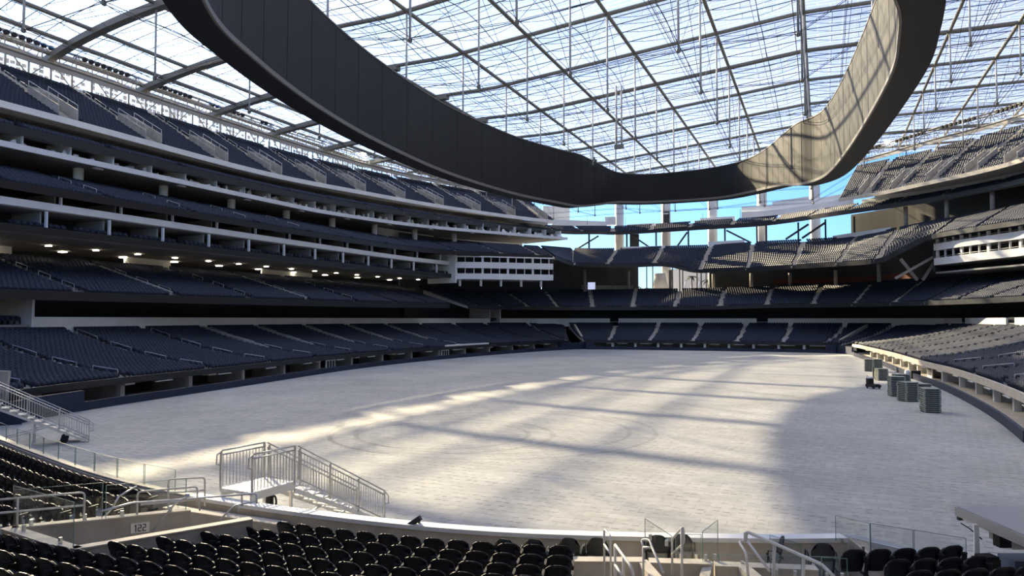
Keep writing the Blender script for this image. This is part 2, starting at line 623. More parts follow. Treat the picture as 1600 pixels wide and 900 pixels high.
# --- features cut out of the near seating (world x, y)
def inpoly(x, y, poly):
    r = False
    j = len(poly) - 1
    for i in range(len(poly)):
        if (poly[i][1] > y) != (poly[j][1] > y) and x < (poly[j][0] - poly[i][0]) * (y - poly[i][1]) / (poly[j][1] - poly[i][1]) + poly[i][0]:
            r = not r
        j = i
    return r

def al(S, first, step, n=None):
    _, L = arc_params(S, [])
    return arc_params(S, [first + step * i for i in range(60)])[0]

def fan(S, end, target, n=7):
    """fan the end rows of a stand round a corner: the front stays, the back turns towards target"""
    e = S[end].copy()
    rows = []
    for i in range(1, n + 1):
        q = i / n
        r_ = e.copy()
        r_[0:2] = e[0:2] + (S[end, 0:2] - S[end - 1 if end == -1 else 1, 0:2]) * .12 * q
        p = e[3:5] * (1 - q) + np.array(target) * q
        d_ = p - e[0:2]
        r_[3:5] = e[0:2] + d_
        rows.append(r_)
    return np.vstack([S, rows]) if end == -1 else np.vstack([rows[::-1], S])
S_ll = low_S(*L_LEFT)
_f = low_S(*L_FAR)
S_ll = fan(S_ll, -1, _f[0, 3:5] + np.array([-1.2, .6]))
ai_left = al(S_ll, 6.5, 11.6)
tier('stand_left_lower', S_ll, NL, fh=.12, aisles=ai_left, zfun=zlow, lip=.42)
S_lf = low_S(*L_FAR)
ai_far = al(S_lf, 9.0, 10.1)
tier('stand_far_lower', S_lf, NL, fh=.12, aisles=ai_far, zfun=zlow, lip=.5)
S_lr = low_S(*L_RIGHT)
S_lr = fan(S_lr, 0, _f[-1, 3:5] + np.array([1.2, .3]))
ai_right = al(S_lr, 9.5, 12.0)
tier('stand_right_lower', S_lr, NL, fh=.2, aisles=ai_right, zfun=zlow, fascia='concrete_warm', lip=.4)
NN = 18
_P, _N = L_NEAR
S_ln = np.column_stack([_P - _N * DN, np.full(len(_P), znear(0)), _P - _N * (DN + TRN * NN), np.full(len(_P), znear(NN))])
tier('stand_near_lower', S_ln, NN, fh=1.2, seats=False, zfun=znear, fascia=None)

# --- under the lip: low blue wall, dark suites, posts and doors
def under_lip(nm, P, Nn, back=6.5, wall_h=.66, tall=()):
    struct(ribbon(P, Nn, -.10, .12, 0, wall_h), 'wall_' + nm + '_padding', M['blue'])
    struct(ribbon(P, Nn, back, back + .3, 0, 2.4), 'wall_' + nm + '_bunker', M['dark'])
    n = len(P)
    for a, b in tall:
        i, j = int(a * (n - 1)), max(int(a * (n - 1)) + 2, int(b * (n - 1)))
        struct(ribbon(P[i:j + 1], Nn[i:j + 1], -.06, .30, 0, 1.54), 'wall_' + nm + '_panel', M['blue'])
under_lip('left', *L_LEFT, tall=[(0, .085), (.93, 1)])
under_lip('far', *L_FAR, tall=[(0, .09), (.93, 1)])
under_lip('right', *L_RIGHT, tall=[(0, .10)])

def gap_wall(nm, a, b, depth, z0, z1, m):
    mb = MB(); mb.bar((a[0], a[1], (z0 + z1) / 2), (b[0], b[1], (z0 + z1) / 2), .3, z1 - z0)
    return struct(mb, nm, m)

# --- wall on top of the lower bowl with dark suites behind it
ZW = 7.25
def top_wall(nm, P, Nn, gaps=(), back=26, z1=ZW):
    d = 1.4 + TR * NL
    n = len(P)
    cuts = [0.0]
    for a, b in gaps: cuts += [a, b]
    cuts.append(1.0)
    for q in range(0, len(cuts), 2):
        i, j = int(cuts[q] * (n - 1)), int(cuts[q + 1] * (n - 1))
        if j - i < 2: continue
        struct(ribbon(P[i:j + 1], Nn[i:j + 1], d, d + .3, zlow(NL - 1) - .3, z1), 'wall_' + nm + '_terrace', M['white_warm'])
    struct(ribbon(P, Nn, d + .3, d + back, z1 - 1.0, z1 - .8), 'floor_' + nm + '_terrace', M['soffit'])
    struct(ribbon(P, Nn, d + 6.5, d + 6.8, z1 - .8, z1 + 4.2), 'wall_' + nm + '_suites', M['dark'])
    for r_ in (1.3, 2.4):
        path = P - Nn * (d + r_)
        row_seats(path, np.full(n, z1 - .75), pitch=.62)
for nm_, a_, b_ in (('wall_corner_left_terrace', S_ll[-8, 3:5], _f[0, 3:5]), ('wall_corner_right_terrace', _f[-1, 3:5], S_lr[7, 3:5])):
    q_ = MB(); d_ = (b_ - a_) * .12
    q_.bar((*(a_), 6.2), (*(b_ - d_ * 0), 6.2), .3, 2.1)
    struct(q_, nm_, M['white_warm'])
top_wall('left', *L_LEFT, gaps=[(.135, .168), (.905, .93)])
def side_wall(nm, f, P, Nn, z0=4.8, z1=9.6, dep=9.0, m='white_warm'):
    i = int(f * (len(P) - 1))
    d = 1.4 + TR * NL
    a, b = P[i] - Nn[i] * (d + .05), P[i] - Nn[i] * (d + dep)
    mb = MB(); mb.bar((a[0], a[1], (z0 + z1) / 2), (b[0], b[1], (z0 + z1) / 2), .3, z1 - z0)
    struct(mb, nm, M[m])
for f_ in (.135, .168, .905, .93):
    side_wall('wall_left_terrace_side', f_, *L_LEFT)
top_wall('far', *L_FAR, gaps=[(.16, .19), (.60, .64)])
top_wall('right', *L_RIGHT, gaps=[(.10, .13), (.32, .345)])

# ------------------------------------------------------------------ upper tiers: (front x,y,z  back x,y,z)
T2 = cr([(-72, 8, 9.55, -88, 8, 14.1), (-72, 60, 9.55, -88, 60, 14.1), (-72, 110, 9.7, -88, 110, 14.2), (-72, 138, 9.95, -88, 142, 14.3)], 8)
ai2 = al(T2, 9.0, 12.6)
tier('stand_left_club', T2, 17, fh=.62, aisles=ai2, lip=.35)
T2b = cr([(-71, 145, 9.85, -87, 150, 14.5), (-68.8, 163, 9.85, -82, 170, 14.6), (-58, 177.5, 9.85, -66, 195, 14.7), (-43, 183, 9.85, -46, 199, 14.7),
          (-26, 182.5, 9.85, -27, 199, 14.7), (-11.5, 181.5, 10.15, -11, 198, 14.8), (2, 176, 10.15, 5, 193, 15.1), (15.6, 163, 10.15, 24, 176, 15.3),
          (24, 143, 10.15, 38, 150, 15.4), (27.4, 130, 10.15, 42.5, 133, 15.5), (29, 105, 10.15, 45, 106, 15.6), (29.5, 70, 10.15, 46, 70, 15.6), (29.5, 40, 10.15, 46, 40, 15.6)], 8)
ai2b = al(T2b, 5.0, 11.2)
tier('stand_far_club', T2b, 17, fh=.55, aisles=ai2b, lip=.3)

T3 = cr([(-76, 6, 20.75, -88, 6, 24.4), (-76, 60, 20.75, -88, 60, 24.4), (-76, 105, 20.85, -88, 105, 24.4), (-75, 130, 21.1, -87.5, 136, 24.6),
         (-70, 141.5, 21.1, -84, 154, 25), (-62.4, 149.5, 21.0, -77, 168, 25.6), (-55.8, 157, 21.0, -70, 186, 26.3)], 8)
ai3 = al(T3, 6.5, 12.2)
tier('stand_left_middle', T3, 11, fh=.55, aisles=ai3, lip=.3)
T3b = cr([(-55.4, 157.5, 21.0, -69.6, 186.5, 26.3), (-57.0, 177, 20.9, -65, 203, 27), (-52, 184, 20.9, -56, 208, 27.1), (-45, 187, 20.9, -47, 208.5, 27.1), (-36.5, 188.2, 20.9, -38, 208, 27.1),
          (-30, 190.5, 19.4, -29.5, 208, 27.1), (-24, 189, 19.2, -24, 207, 27.1), (-12, 183, 19.0, -12, 203.5, 27.1), (.8, 172.5, 18.8, 5, 202, 27.3), (10, 163.2, 18.7, 15.8, 187, 27.4),
          (14.5, 163.4, 20.6, 20.5, 180.5, 27.5), (19.7, 162.8, 23.0, 25.5, 175.5, 27.6), (25.8, 152, 23.1, 32.5, 162, 27.4), (30.8, 143, 23.1, 38, 150, 27.4), (35, 128, 23.1, 44, 133, 27.4), (36.5, 100, 23.1, 46, 101, 27.4), (37, 60, 23.1, 47, 60, 27.4)], 8)
ai3b = al(T3b, 17.0, 12.3)
tier('stand_far_middle', T3b, 16, fh=.6, aisles=ai3b, lip=.3)

T4 = cr([(-85, 6, 28.9, -90, 6, 30.6), (-85, 60, 28.9, -90, 60, 30.6), (-85, 100, 28.9, -90, 100, 30.6), (-84, 128, 29.8, -89.5, 131, 31.5), (-79.5, 152, 30.3, -85, 156, 32), (-73.5, 175, 30.8, -79, 179, 32.6),
         (-66.5, 197, 31.6, -71, 201, 33.6), (-60, 206, 32.2, -64, 211.5, 34.4), (-53, 211.5, 32.4, -54, 218, 34.8), (-30, 208.5, 32.4, -30, 215, 34.8), (-13, 206.5, 32.5, -11.5, 213, 34.9), (3.9, 193, 32.5, 7.5, 199, 34.9),
         (21, 178.5, 32.5, 25, 183.5, 34.8), (34.3, 160, 32.5, 39, 164, 34.8), (41, 135, 32.5, 46, 137, 34.8), (43, 100, 32.5, 48, 100, 34.8)], 8)
ai4 = al(T4, 4.0, 11.7)
tier('stand_ledge', T4, 5, fh=.7, aisles=ai4, under=1.2, lip=.25)

UD = cr([(-87, 6, 31.9, -105, 6, 42.4), (-87, 60, 31.9, -105, 60, 42.2), (-87, 98, 31.8, -105, 100, 42.0), (-86.5, 128, 33.0, -104.5, 134, 42.6), (-82, 152, 33.4, -101, 160, 43.2),
         (-74.5, 172, 33.4, -92, 184, 43.0), (-66, 188, 33.3, -82, 208, 43.2)], 8)
aiu = al(UD, 5.0, 13.3)
tier('upper_deck_left', UD, 22, gap=2.0, vom=True, fh=.5, aisles=aiu, fascia='white_warm', lip=.3)
UR = cr([(3.9, 189, 35.0, 8.6, 208, 46), (12, 183, 35.0, 20.5, 198, 46), (20.5, 172.5, 35.0, 31.5, 186, 46.2), (28, 163, 35.0, 41, 175, 46.4), (33.3, 152.5, 35.0, 49, 163, 46.4), (39, 130, 35, 57, 135, 46.4), (41, 100, 35, 59, 101, 46.4)], 8)
aiur = al(UR, 8.0, 10.0)
tier('upper_deck_right', UR, 22, gap=1.7, vom=True, fh=.45, aisles=aiur, fascia='concrete_warm', lip=.35)

# ------------------------------------------------------------------ roof: translucent film on a steel and cable grid
def h_roof(v):
    return 7 + 38 + 5.0 * min(1, max(0, (v + 50) / 48))
def g_roof(v):
    return .0033 * (v + 50) ** 2 if v < -50 else 0.0
A_LINES = [-101.5, -95.0, -87.9, -73.5, -60.3, -47.1, -37.2, -25.8, -13.7, -1.8, 9.5, 18.2, 27.0, 38.0, 50.0]
B_LINES = [31, 46.9, 62.8, 78.7, 94.4, 110.2, 126.1, 142, 158, 174, 190, 206]
def roof_p(v, u, dz=0.0):
    return (v, u + g_roof(v), h_roof(v) + dz)
def cell_bulge(v, u):
    """each film bay bellies up a little between the B beams"""
    for a, b in zip(B_LINES, B_LINES[1:]):
        if a <= u <= b:
            return .9 * math.sin(PI * (u - a) / (b - a))
    return 0.0
fmb = MB()
vs = sorted(set(A_LINES + [-106, -55, 62] + [(a + b) / 2 for a, b in zip(A_LINES, A_LINES[1:])]))
us = []
for a, b in zip([14] + B_LINES, B_LINES + [216]):
    us += [a + (b - a) * k / 4 for k in range(4)]
us.append(216)
grid = [[roof_p(v, u, .35 + cell_bulge(v, u)) for v in vs] for u in us]
fmb.sweep(grid, closed_section=False)
rf = struct(fmb, 'ceiling', M['film'])
rf['label'] = 'translucent film roof over the whole bowl'

# main beams
for i, v in enumerate(A_LINES):
    mb = MB()
    mb.tube([roof_p(v, u) for u in np.linspace(14, 214, 41)], .26 if v > -80 else .30, 8)
    struct(mb, 'ceiling_beam_lengthwise', M['beam'], smooth=True)
for i, u in enumerate(B_LINES):
    mb = MB()
    mb.tube([roof_p(v, u) for v in np.linspace(-104, 58, 60)], .30, 8)
    if u < 150:                                        # the thick sloping box beams over the left edge
        secs = []
        for v in np.linspace(-104, -58, 22):
            p = Vector(roof_p(v, u)); q = Vector(roof_p(v + .5, u))
            t = (q - p).normalized(); s_ = t.cross(Vector((0, 0, 1))).normalized() * .55
            secs.append([p - s_ + Vector((0, 0, -.75)), p + s_ + Vector((0, 0, -.75)), p + s_ + Vector((0, 0, .1)), p - s_ + Vector((0, 0, .1))])
        mb.sweep(secs)
    struct(mb, 'ceiling_beam_crosswise', M['beam'])

# purlins and bow-string cables: a net nobody could count
cn = MB()
for a, b in zip(A_LINES, A_LINES[1:]):
    v = (a + b) / 2
    pts = [roof_p(v, u, .25 + cell_bulge(v, u)) for u in np.linspace(14, 214, 160)]
    cn.tube(pts, .055, 5)
    if a > -80:
        for k in (-.35, .35):
            cn.tube([roof_p(v + k, u, -1.1) for u in np.linspace(30, 206, 24)], .035, 4)
for a, b in zip(B_LINES, B_LINES[1:]):
    for j in range(1, 5):
        u = a + (b - a) * j / 5
        for va, vb in zip(A_LINES, A_LINES[1:]):
            n = 7
            up, lo = [], []
            for k in range(n):
                t = k / (n - 1)
                v = va + (vb - va) * t
                up.append(roof_p(v, u, .25 + cell_bulge(v, u) * .9))
                lo.append(roof_p(v, u, .25 + cell_bulge(v, u) * .9 - .9 * math.sin(PI * t)))
            cn.tube(up, .065, 4)
            cn.tube(lo, .035, 4)
            for k in (2, 4):
                cn.tube([up[k], lo[k]], .03, 4)
ZT = 34.6
# ------------------------------------------------------------------ hanging masts, one thing each
def ring_in(v, u):                                    # inside the plan of the hanging ring
    return ((v + 20.5) / 26.5) ** 2 + ((u - 80) / 60) ** 4 < 1
row_names = {}
MAST_V = [v for v in A_LINES if -75 < v < 30]
ALONG = ['first', 'second', 'third', 'fourth', 'fifth', 'sixth', 'seventh', 'eighth', 'ninth', 'tenth', 'eleventh', 'twelfth']
for i, v in enumerate(MAST_V):
    bottoms = []
    for j, u in enumerate(B_LINES):
        top = roof_p(v, u, -.2)
        if v < -55:
            zb = ZT + 1.4
        elif abs(v + 47.1) < 1:
            zb = 36.1 if u < 120 else 36.0
        else:
            zb = ZT + (1.0 if v > -14 else 0) if v < 8 else h_roof(v) - 7.5
        if v > 20 and u > 175: continue
        if u > 196: zb = max(zb, 37)
        t = thing('hanging_mast', '%s roof mast from the near end, %s row from the left' % (ALONG[j], ALONG[i]), 'mast', (top[0], top[1], zb), 0, 'steel masts hanging under the roof')
        m = MB(); m.tube([(0, 0, 0), (0, 0, top[2] - zb)], .125, 8); pl = m.build('pole', M['mast'], t, True)
        f = MB(); f.lathe([(.12, -.28), (.24, -.18), (.24, .1), (.13, .22)], n=8); f.build('foot', M['beam'], pl, True)
        bottoms.append((top[0], top[1], zb))
        # ties from the foot to the grid
        if j + 1 < len(B_LINES):
            cn.tube([(top[0], top[1], zb), roof_p(v, B_LINES[j + 1], -.1)], .03, 4)
        if j > 0:
            cn.tube([(top[0], top[1], zb), roof_p(v, B_LINES[j - 1], -.1)], .03, 4)
    for k in (-.3, .3):
        cn.tube([(p[0] + k, p[1], p[2]) for p in bottoms], .04, 4)
    row_names[i] = bottoms
for j, u in enumerate(B_LINES):
    pts = [b[j] for b in row_names.values() if len(b) > j]
    cn.tube(pts, .04, 4)
    cn.tube([(p[0], p[1] + .35, p[2] + .3) for p in pts], .03, 4)
tag(cn.build('roof_cable_net', M['cable']), 'fine net of dark cables and purlins under the roof film', None, None, 'structure')

# two ladder-like lattice masts that carry the ring
def lattice(loc, h, label):
    t = thing('lattice_mast', label, 'lattice mast', loc, 0, 'lattice masts between ring and roof')
    for s in (-.45, .45):
        m = MB(); m.tube([(s, 0, 0), (s, 0, h)], .16, 8); m.build('chord', M['mast'], t, True)
    m = MB()
    for k in range(int(h / .8)):
        m.bar((-.45, 0, .4 + k * .8), (.45, 0, .4 + k * .8), .09, .09)
    m.build('rungs', M['mast'], t)
    m = MB(); m.box((0, 0, .35), (1.5, .7, .7)); m.build('foot', M['beam'], t)
lattice((-31.5, 122.5, 36.0), h_roof(-31.5) - 36.1, 'lattice mast standing on the far left corner of the ring')
lattice((6.6, 97.5, 36.0), h_roof(6.6) - 36.1, 'tall lattice mast standing on the right side of the ring')

# ------------------------------------------------------------------ the hanging double-sided screen ring
RING = [(-35.4, 34.8, 27), (-39.6, 44, 27), (-43.2, 56.5, 27), (-45.6, 71, 27), (-46.6, 89, 27), (-44.8, 107, 27), (-41.6, 118, 27), (-39.2, 124, 27), (-37.6, 130, 28.0), (-35.6, 136.5, 29.3), (-31, 140.5, 29.6),
        (-24, 140.5, 29.5), (-16.7, 138.5, 29.3), (-11.5, 134, 29.2), (-7.8, 127.5, 28.7), (-5.2, 121, 27.9), (-2.9, 116.5, 27), (.6, 110.5, 27), (3.2, 93, 27), (5.3, 69, 27), (5.3, 58.5, 27), (4.3, 50, 27),
        (.5, 39, 27.4), (-5, 29, 28.6), (-12, 23.5, 29.5), (-20, 22, 29.6), (-28, 25.5, 28.6)]
RG = cr(RING, 8, closed=True)
_t = np.roll(RG[:, :2], -1, 0) - np.roll(RG[:, :2], 1, 0)
_t /= np.linalg.norm(_t, axis=1)[:, None]
RN = np.stack([_t[:, 1], -_t[:, 0]], 1)               # towards the inside
for _ in range(3):
    RN = .5 * RN + .25 * np.roll(RN, 1, 0) + .25 * np.roll(RN, -1, 0)
RN /= np.linalg.norm(RN, axis=1)[:, None]
ztop = np.array([36.0 - 1.2 * min(1, max(0, (z - 27) / 2.4)) for z in RG[:, 2]])
ring = thing('oculus_screen', 'huge dark oval ring of screens hanging under the roof above the field', 'video screen', (-20.5, 81, 27))
def ring_part(nm, a0, a1, zlo, zhi, m):
    mb = MB()
    secs = []
    for i in range(len(RG)):
        p, n = RG[i, :2], RN[i]
        A, B = p + n * a0, p + n * a1
        z0, z1 = zlo(i), zhi(i)
        secs.append([(A[0] + 20.5, A[1] - 81, z0 - 27), (A[0] + 20.5, A[1] - 81, z1 - 27), (B[0] + 20.5, B[1] - 81, z1 - 27), (B[0] + 20.5, B[1] - 81, z0 - 27)])
    mb.sweep(secs, loop=True)
    return mb.build(nm, m, ring)
zb = RG[:, 2]
ring_part('inner_screen', -.35, 0, lambda i: zb[i], lambda i: ztop[i], M['screen'])
ring_part('outer_screen', -2.6, -2.25, lambda i: zb[i] + .3, lambda i: ztop[i], M['screen'])
ring_part('underside', -2.5, -.02, lambda i: zb[i] - .25, lambda i: zb[i] - .02, M['ring_under'])
ring_part('top_deck', -2.3, -.3, lambda i: ztop[i] - .3, lambda i: ztop[i] - .1, M['ring_under'])
ring_part('lower_trim', -.08, .10, lambda i: zb[i] - .32, lambda i: zb[i] + .06, M['ring_trim'])
ring_part('upper_trim', -.45, .06, lambda i: ztop[i] - .02, lambda i: ztop[i] + .12, M['ring_trim'])
for i in range(0, len(RG), 3):
    sm = MB()
    p, n = RG[i, :2] + RN[i] * .012, RN[i]
    a = math.atan2(n[1], n[0])
    sm.box((p[0] + 20.5, p[1] - 81, (zb[i] + ztop[i]) / 2 - 27), (.02, .05, ztop[i] - zb[i] - .4), a)
    sm.build('panel_seam', M['ring_under'], ring)
# small dark boxes riding on the ring
for nm, (v, u, z), lab in (('equipment_box', (-38.5, 131.5, 35.3), 'small dark box standing on the far left top of the ring'), ('equipment_box', (1.5, 112, 36.2), 'small dark box standing on the right top of the ring')):
    mb = MB(); mb.box((0, 0, .6), (.8, .8, 1.2)); mb.bar((0, 0, 1.2), (0, 0, 1.7), .2, .2)
    o = mb.build(nm, M['ring_under']); o.location = (v, u, z); tag(o, lab, 'box')

# ------------------------------------------------------------------ far columns outside the open end
for k, (x, cu) in enumerate(((-56.4, 'far left'), (-42.3, 'second from the left'), (-28.9, 'middle'), (-15.3, 'second from the right'), (-1.5, 'far right'))):
    t = thing('mega_column', 'tall pale round roof column beyond the open end, %s of five' % cu, 'column', (x, 219, 0), 0, 'tall roof columns beyond the open end')
    m = MB(); m.lathe([(1.35, 0), (1.35, h_roof(x) - 1.2)], n=24); m.build('shaft', M['pale_bldg'], t, True)
    m = MB(); m.lathe([(1.5, h_roof(x) - 1.2), (1.5, h_roof(x) - .2)], n=24); m.build('cap', M['mast'], t)

# ------------------------------------------------------------------ left stand: suites, concourses, back wall
def line(pts, per=10):
    P = cr(pts, per)
    return P, normals(P)
def at_arc(P, step, start=0.0, end=None):
    """points every step metres along P with the field-facing normal angle"""
    d = np.concatenate([[0], np.cumsum(np.linalg.norm(np.diff(P[:, :2], axis=0), axis=1))])
    N_ = normals(P)
    r = []
    q = start
    while q <= (end if end else d[-1]):
        x, y = np.interp(q, d, P[:, 0]), np.interp(q, d, P[:, 1])
        nx, ny = np.interp(q, d, N_[:, 0]), np.interp(q, d, N_[:, 1])
        r.append((x, y, math.atan2(ny, nx)))
        q += step
    return r

def suite_level(nm, P, Nn, z_floor, z_par, z_top, step, back=6, post=.16, rows=2, seat=True, fascia='white', post_off=.35, start=2.0, floor_drop=.75):
    """balcony of private boxes: parapet (root mesh), floor, dividing posts, dark glazing behind"""
    r = struct(ribbon(P, Nn, 0, .22, z_floor, z_par), 'wall_%s_balcony' % nm, M[fascia])
    struct(ribbon(P, Nn, .22, back, z_par - floor_drop - .15, z_par - floor_drop), 'balcony_floor', M['soffit'], r)
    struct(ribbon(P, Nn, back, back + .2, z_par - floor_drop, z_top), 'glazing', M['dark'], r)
    for x, y, a in at_arc(P, step, start):
        mb = MB()
        c, s_ = math.cos(a), math.sin(a)
        mb.box((x - c * post_off, y - s_ * post_off, (z_par - floor_drop + z_top) / 2), (post * 2.2, post, z_top - z_par + floor_drop), a)
        struct(mb, 'post', M['white'], r)
        mb = MB()
        mb.box((x - c * (post_off + 3.2), y - s_ * (post_off + 3.2), (z_par - floor_drop + z_top) / 2), (4.6, .18, z_top - z_par + floor_drop), a)
        struct(mb, 'divider', M['soffit'], r)
    if seat:
        for k in range(rows):
            path = P[:, :2] - Nn * (1.0 + .95 * k)
            row_seats(path, np.full(len(P), z_par - floor_drop + .12 * k), pitch=.72, gaps=[(q, 1.4) for q in np.arange(start + step / 2, 400, step)])
    return r

PL, NLf = line([(-76, 6), (-76, 60), (-76, 105), (-75.4, 128), (-73.2, 142.5)])
suite_level('left_lower_box', PL, NLf, 15.95, 16.75, 18.5, 7.6, fascia='black', floor_drop=.25)
suite_level('left_upper_box', PL - np.column_stack([NLf * .6]), NLf, 18.72, 19.5, 20.75, 7.6, start=4.0)
struct(ribbon(PL, NLf, .3, 21, 15.9, 16.25), 'ceiling_left_club', M['soffit'])
for z0, z1 in ((15.95, 20.7),):
    x, y = PL[-1, :2]
    mb = MB(); mb.bar((x + .2, y + .1, 18.4), (x - 9, y + .1, 18.4), .35, 4.6)
    struct(mb, 'wall_left_box_end', M['white'])
# club concourse behind the second tier
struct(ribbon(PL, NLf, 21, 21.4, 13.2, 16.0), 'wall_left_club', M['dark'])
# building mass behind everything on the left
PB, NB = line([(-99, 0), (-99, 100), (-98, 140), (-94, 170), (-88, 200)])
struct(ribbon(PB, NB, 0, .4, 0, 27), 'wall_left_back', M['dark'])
PB2, NB2 = line([(-108, 0), (-108, 100), (-107, 140), (-103, 168), (-95, 196), (-86, 214)])
struct(ribbon(PB2, NB2, 0, .4, 0, 41.8), 'wall_left_outer', M['soffit'])
# middle concourse: white fascia slab (roof of the concourse) and the box floor above it
PM, NM_ = line([(-85, 6), (-85, 60), (-85, 100), (-84.6, 124), (-81.5, 146), (-75, 166), (-69, 183), (-64.5, 194)])
zM = np.interp(PM[:, 1], [0, 110, 150, 204], [26.5, 26.5, 27.6, 29.2])
struct(ribbon(PM, NM_, 0, .3, zM, zM + .68), 'wall_left_box_slab', M['white'])
struct(ribbon(PM, NM_, .3, 16, zM + .05, zM + .3), 'ceiling_left_middle', M['soffit'])
struct(ribbon(PM, NM_, 5.0, 5.2, zM + .3, zM + 2.6), 'wall_left_box_back', M['dark'])
for i, (x, y, a) in enumerate(at_arc(PM, 6.0, 3.0)):
    z = float(np.interp(y, [0, 110, 150, 204], [26.5, 26.5, 27.6, 29.2]))
    mb = MB(); mb.box((x - .6 * math.cos(a), y - .6 * math.sin(a), z + 1.4), (.14, .14, 1.9), a)
    mb.box((x - 2.9 * math.cos(a), y - 2.9 * math.sin(a), z + 1.4), (4.2, .12, 1.9), a)
    struct(mb, 'wall_left_box_divider', M['white'])
# crinkled white wraps over the box furniture
wr = MB()
rnd = random.Random(5)
for x, y, a in at_arc(PM, .8, 2.0):
    z = float(np.interp(y, [0, 110, 150, 204], [26.5, 26.5, 27.6, 29.2])) + .32
    if rnd.random() < .22: continue
    c, s_ = math.cos(a), math.sin(a)
    wd, hh, of = .45 + rnd.random() * .6, .5 + rnd.random() * .75, .9 + rnd.random() * 1.2
    base = []
    n = 7
    lo, hi = [], []
    for k in range(n):
        t = 2 * PI * k / n
        rr = wd * (.55 + .3 * rnd.random())
        lx, ly = math.cos(t) * rr * .7 - of, math.sin(t) * rr
        lo.append((x + lx * c - ly * s_, y + lx * s_ + ly * c, z))
        q = .35 + .5 * rnd.random()
        hi.append((x + (math.cos(t) * rr * q * .7 - of) * c - ly * q * s_, y + (math.cos(t) * rr * q * .7 - of) * s_ + ly * q * c, z + hh * (.7 + .5 * rnd.random())))
    wr.sweep([lo, hi])
tag(wr.build('wrapped_furniture', M['white']), 'crumpled pale wrapping over furniture in the long left box level', 'wrapping', None, 'stuff')
PMw, NMw = line([(-95, 6), (-95, 60), (-95, 100), (-94.6, 124), (-92, 150), (-88, 176), (-82, 200)])
struct(ribbon(PMw, NMw, 0, .3, 23.5, 27.6), 'wall_left_middle', M['dark'])
for i, (x, y, a) in enumerate(at_arc(line([(-88.8, 20), (-88.8, 100), (-88.6, 124), (-86, 146), (-79.5, 170)])[0], 13.5, 6.0)):
    mb = MB(); mb.lathe([(.62, 0), (.62, 2.9)], n=16)
    o = mb.build('concourse_column', M['white_warm'], None, True)
    z = 24.2 + max(0, (y - 120) / 50) * .9
    o.location = (x, y, z)
    tag(o, '%s pale round column from the near end of the left middle concourse' % ordinal(i), 'column', 'columns of the left middle concourse')
# white rooms on the concourse
for (u0, u1) in ((40, 54), (138, 158)):
    P_, N_ = line([(np.interp((u0 + (u1 - u0) * k / 4), [0, 124, 150, 200], [-91.5, -91.2, -88, -80]), u0 + (u1 - u0) * k / 4) for k in range(5)], 4)
    struct(ribbon(P_, N_, 0, .3, 24, 27.2), 'wall_left_room', M['white_warm'])
# wall between the ledge tier and the upper deck
PW, NW = line([(-93.5, 6), (-93.5, 60), (-93.5, 100), (-93, 130), (-89, 156), (-83, 180), (-74, 204)])
zW = np.interp(PW[:, 1], [0, 100, 130, 204], [30.4, 30.4, 31.2, 33.2])
struct(ribbon(PW, NW, 0, .3, zW - 3, zW + 2.2), 'wall_left_ledge', M['soffit'])
for i, (x, y, a) in enumerate(at_arc(PW, 9.0, 5.0)):
    z = float(np.interp(y, [0, 100, 130, 204], [30.4, 30.4, 31.2, 33.2]))
    mb = MB(); mb.box((x + 1.2 * math.cos(a), y + 1.2 * math.sin(a), z + .35), (.12, 5.2, 1.3), a)
    struct(mb, 'wall_left_ledge_panel', M['white'] if i % 3 else M['white_warm'])

# vomitories of the upper decks, facade lattice and catwalks
def vom_boxes(nm, S, N, aisles, k1=8, wd=2.6, skip=0):
    F, B = S[:, :3], S[:, 3:]
    par = np.linspace(0, 1, len(S))
    for a in aisles[skip:]:
        f = np.array([np.interp(a[0], par, F[:, j]) for j in range(3)])
        b = np.array([np.interp(a[0], par, B[:, j]) for j in range(3)])
        dirv = (b - f)[:2]; L_ = np.linalg.norm(dirv); dirv /= L_
        side = np.array([-dirv[1], dirv[0]])
        zk = lambda k: f[2] + (b[2] - f[2]) * k / N
        mb = MB()
        for sgn in (-1, 1):
            q0 = f[:2] + dirv * L_ * 1.0 / N + side * sgn * wd / 2
            q1 = f[:2] + dirv * L_ * k1 / N + side * sgn * wd / 2
            w0, w1 = side * .12, -side * .12
            poly = [q0 + w0, q1 + w0, q1 + w1, q0 + w1]
            mb.prism(poly, [zk(1) - .5, zk(k1) - .5, zk(k1) - .5, zk(1) - .5], [zk(1) + 1.5, zk(k1) + 1.35, zk(k1) + 1.35, zk(1) + 1.5])
        q = f[:2] + dirv * L_ * k1 / N
        mb.bar((*(q - side * wd / 2), zk(k1) + .4), (*(q + side * wd / 2), zk(k1) + .4), .2, 1.9)
        r = struct(mb, 'wall_%s_vomitory' % nm, M['concrete'])
        g = MB()
        for sgn in (-1, 1):
            q0 = f[:2] + dirv * L_ * 1.0 / N + side * sgn * wd / 2
            q1 = f[:2] + dirv * L_ * k1 / N + side * sgn * wd / 2
            g.tube([(*q0, zk(1) + 2.1), (*q1, zk(k1) + 2.0)], .05, 5)
            for t in (0, .33, .66, 1):
                p = q0 + (q1 - q0) * t
                z = zk(1) + (zk(k1) - zk(1)) * t
                g.tube([(*p, z + 1.3), (*p, z + 2.05)], .04, 5)
        struct(g, 'rail', M['steel'], r)
vom_boxes('left_upper', UD, 22, aiu)
vom_boxes('right_upper', UR, 22, aiur)

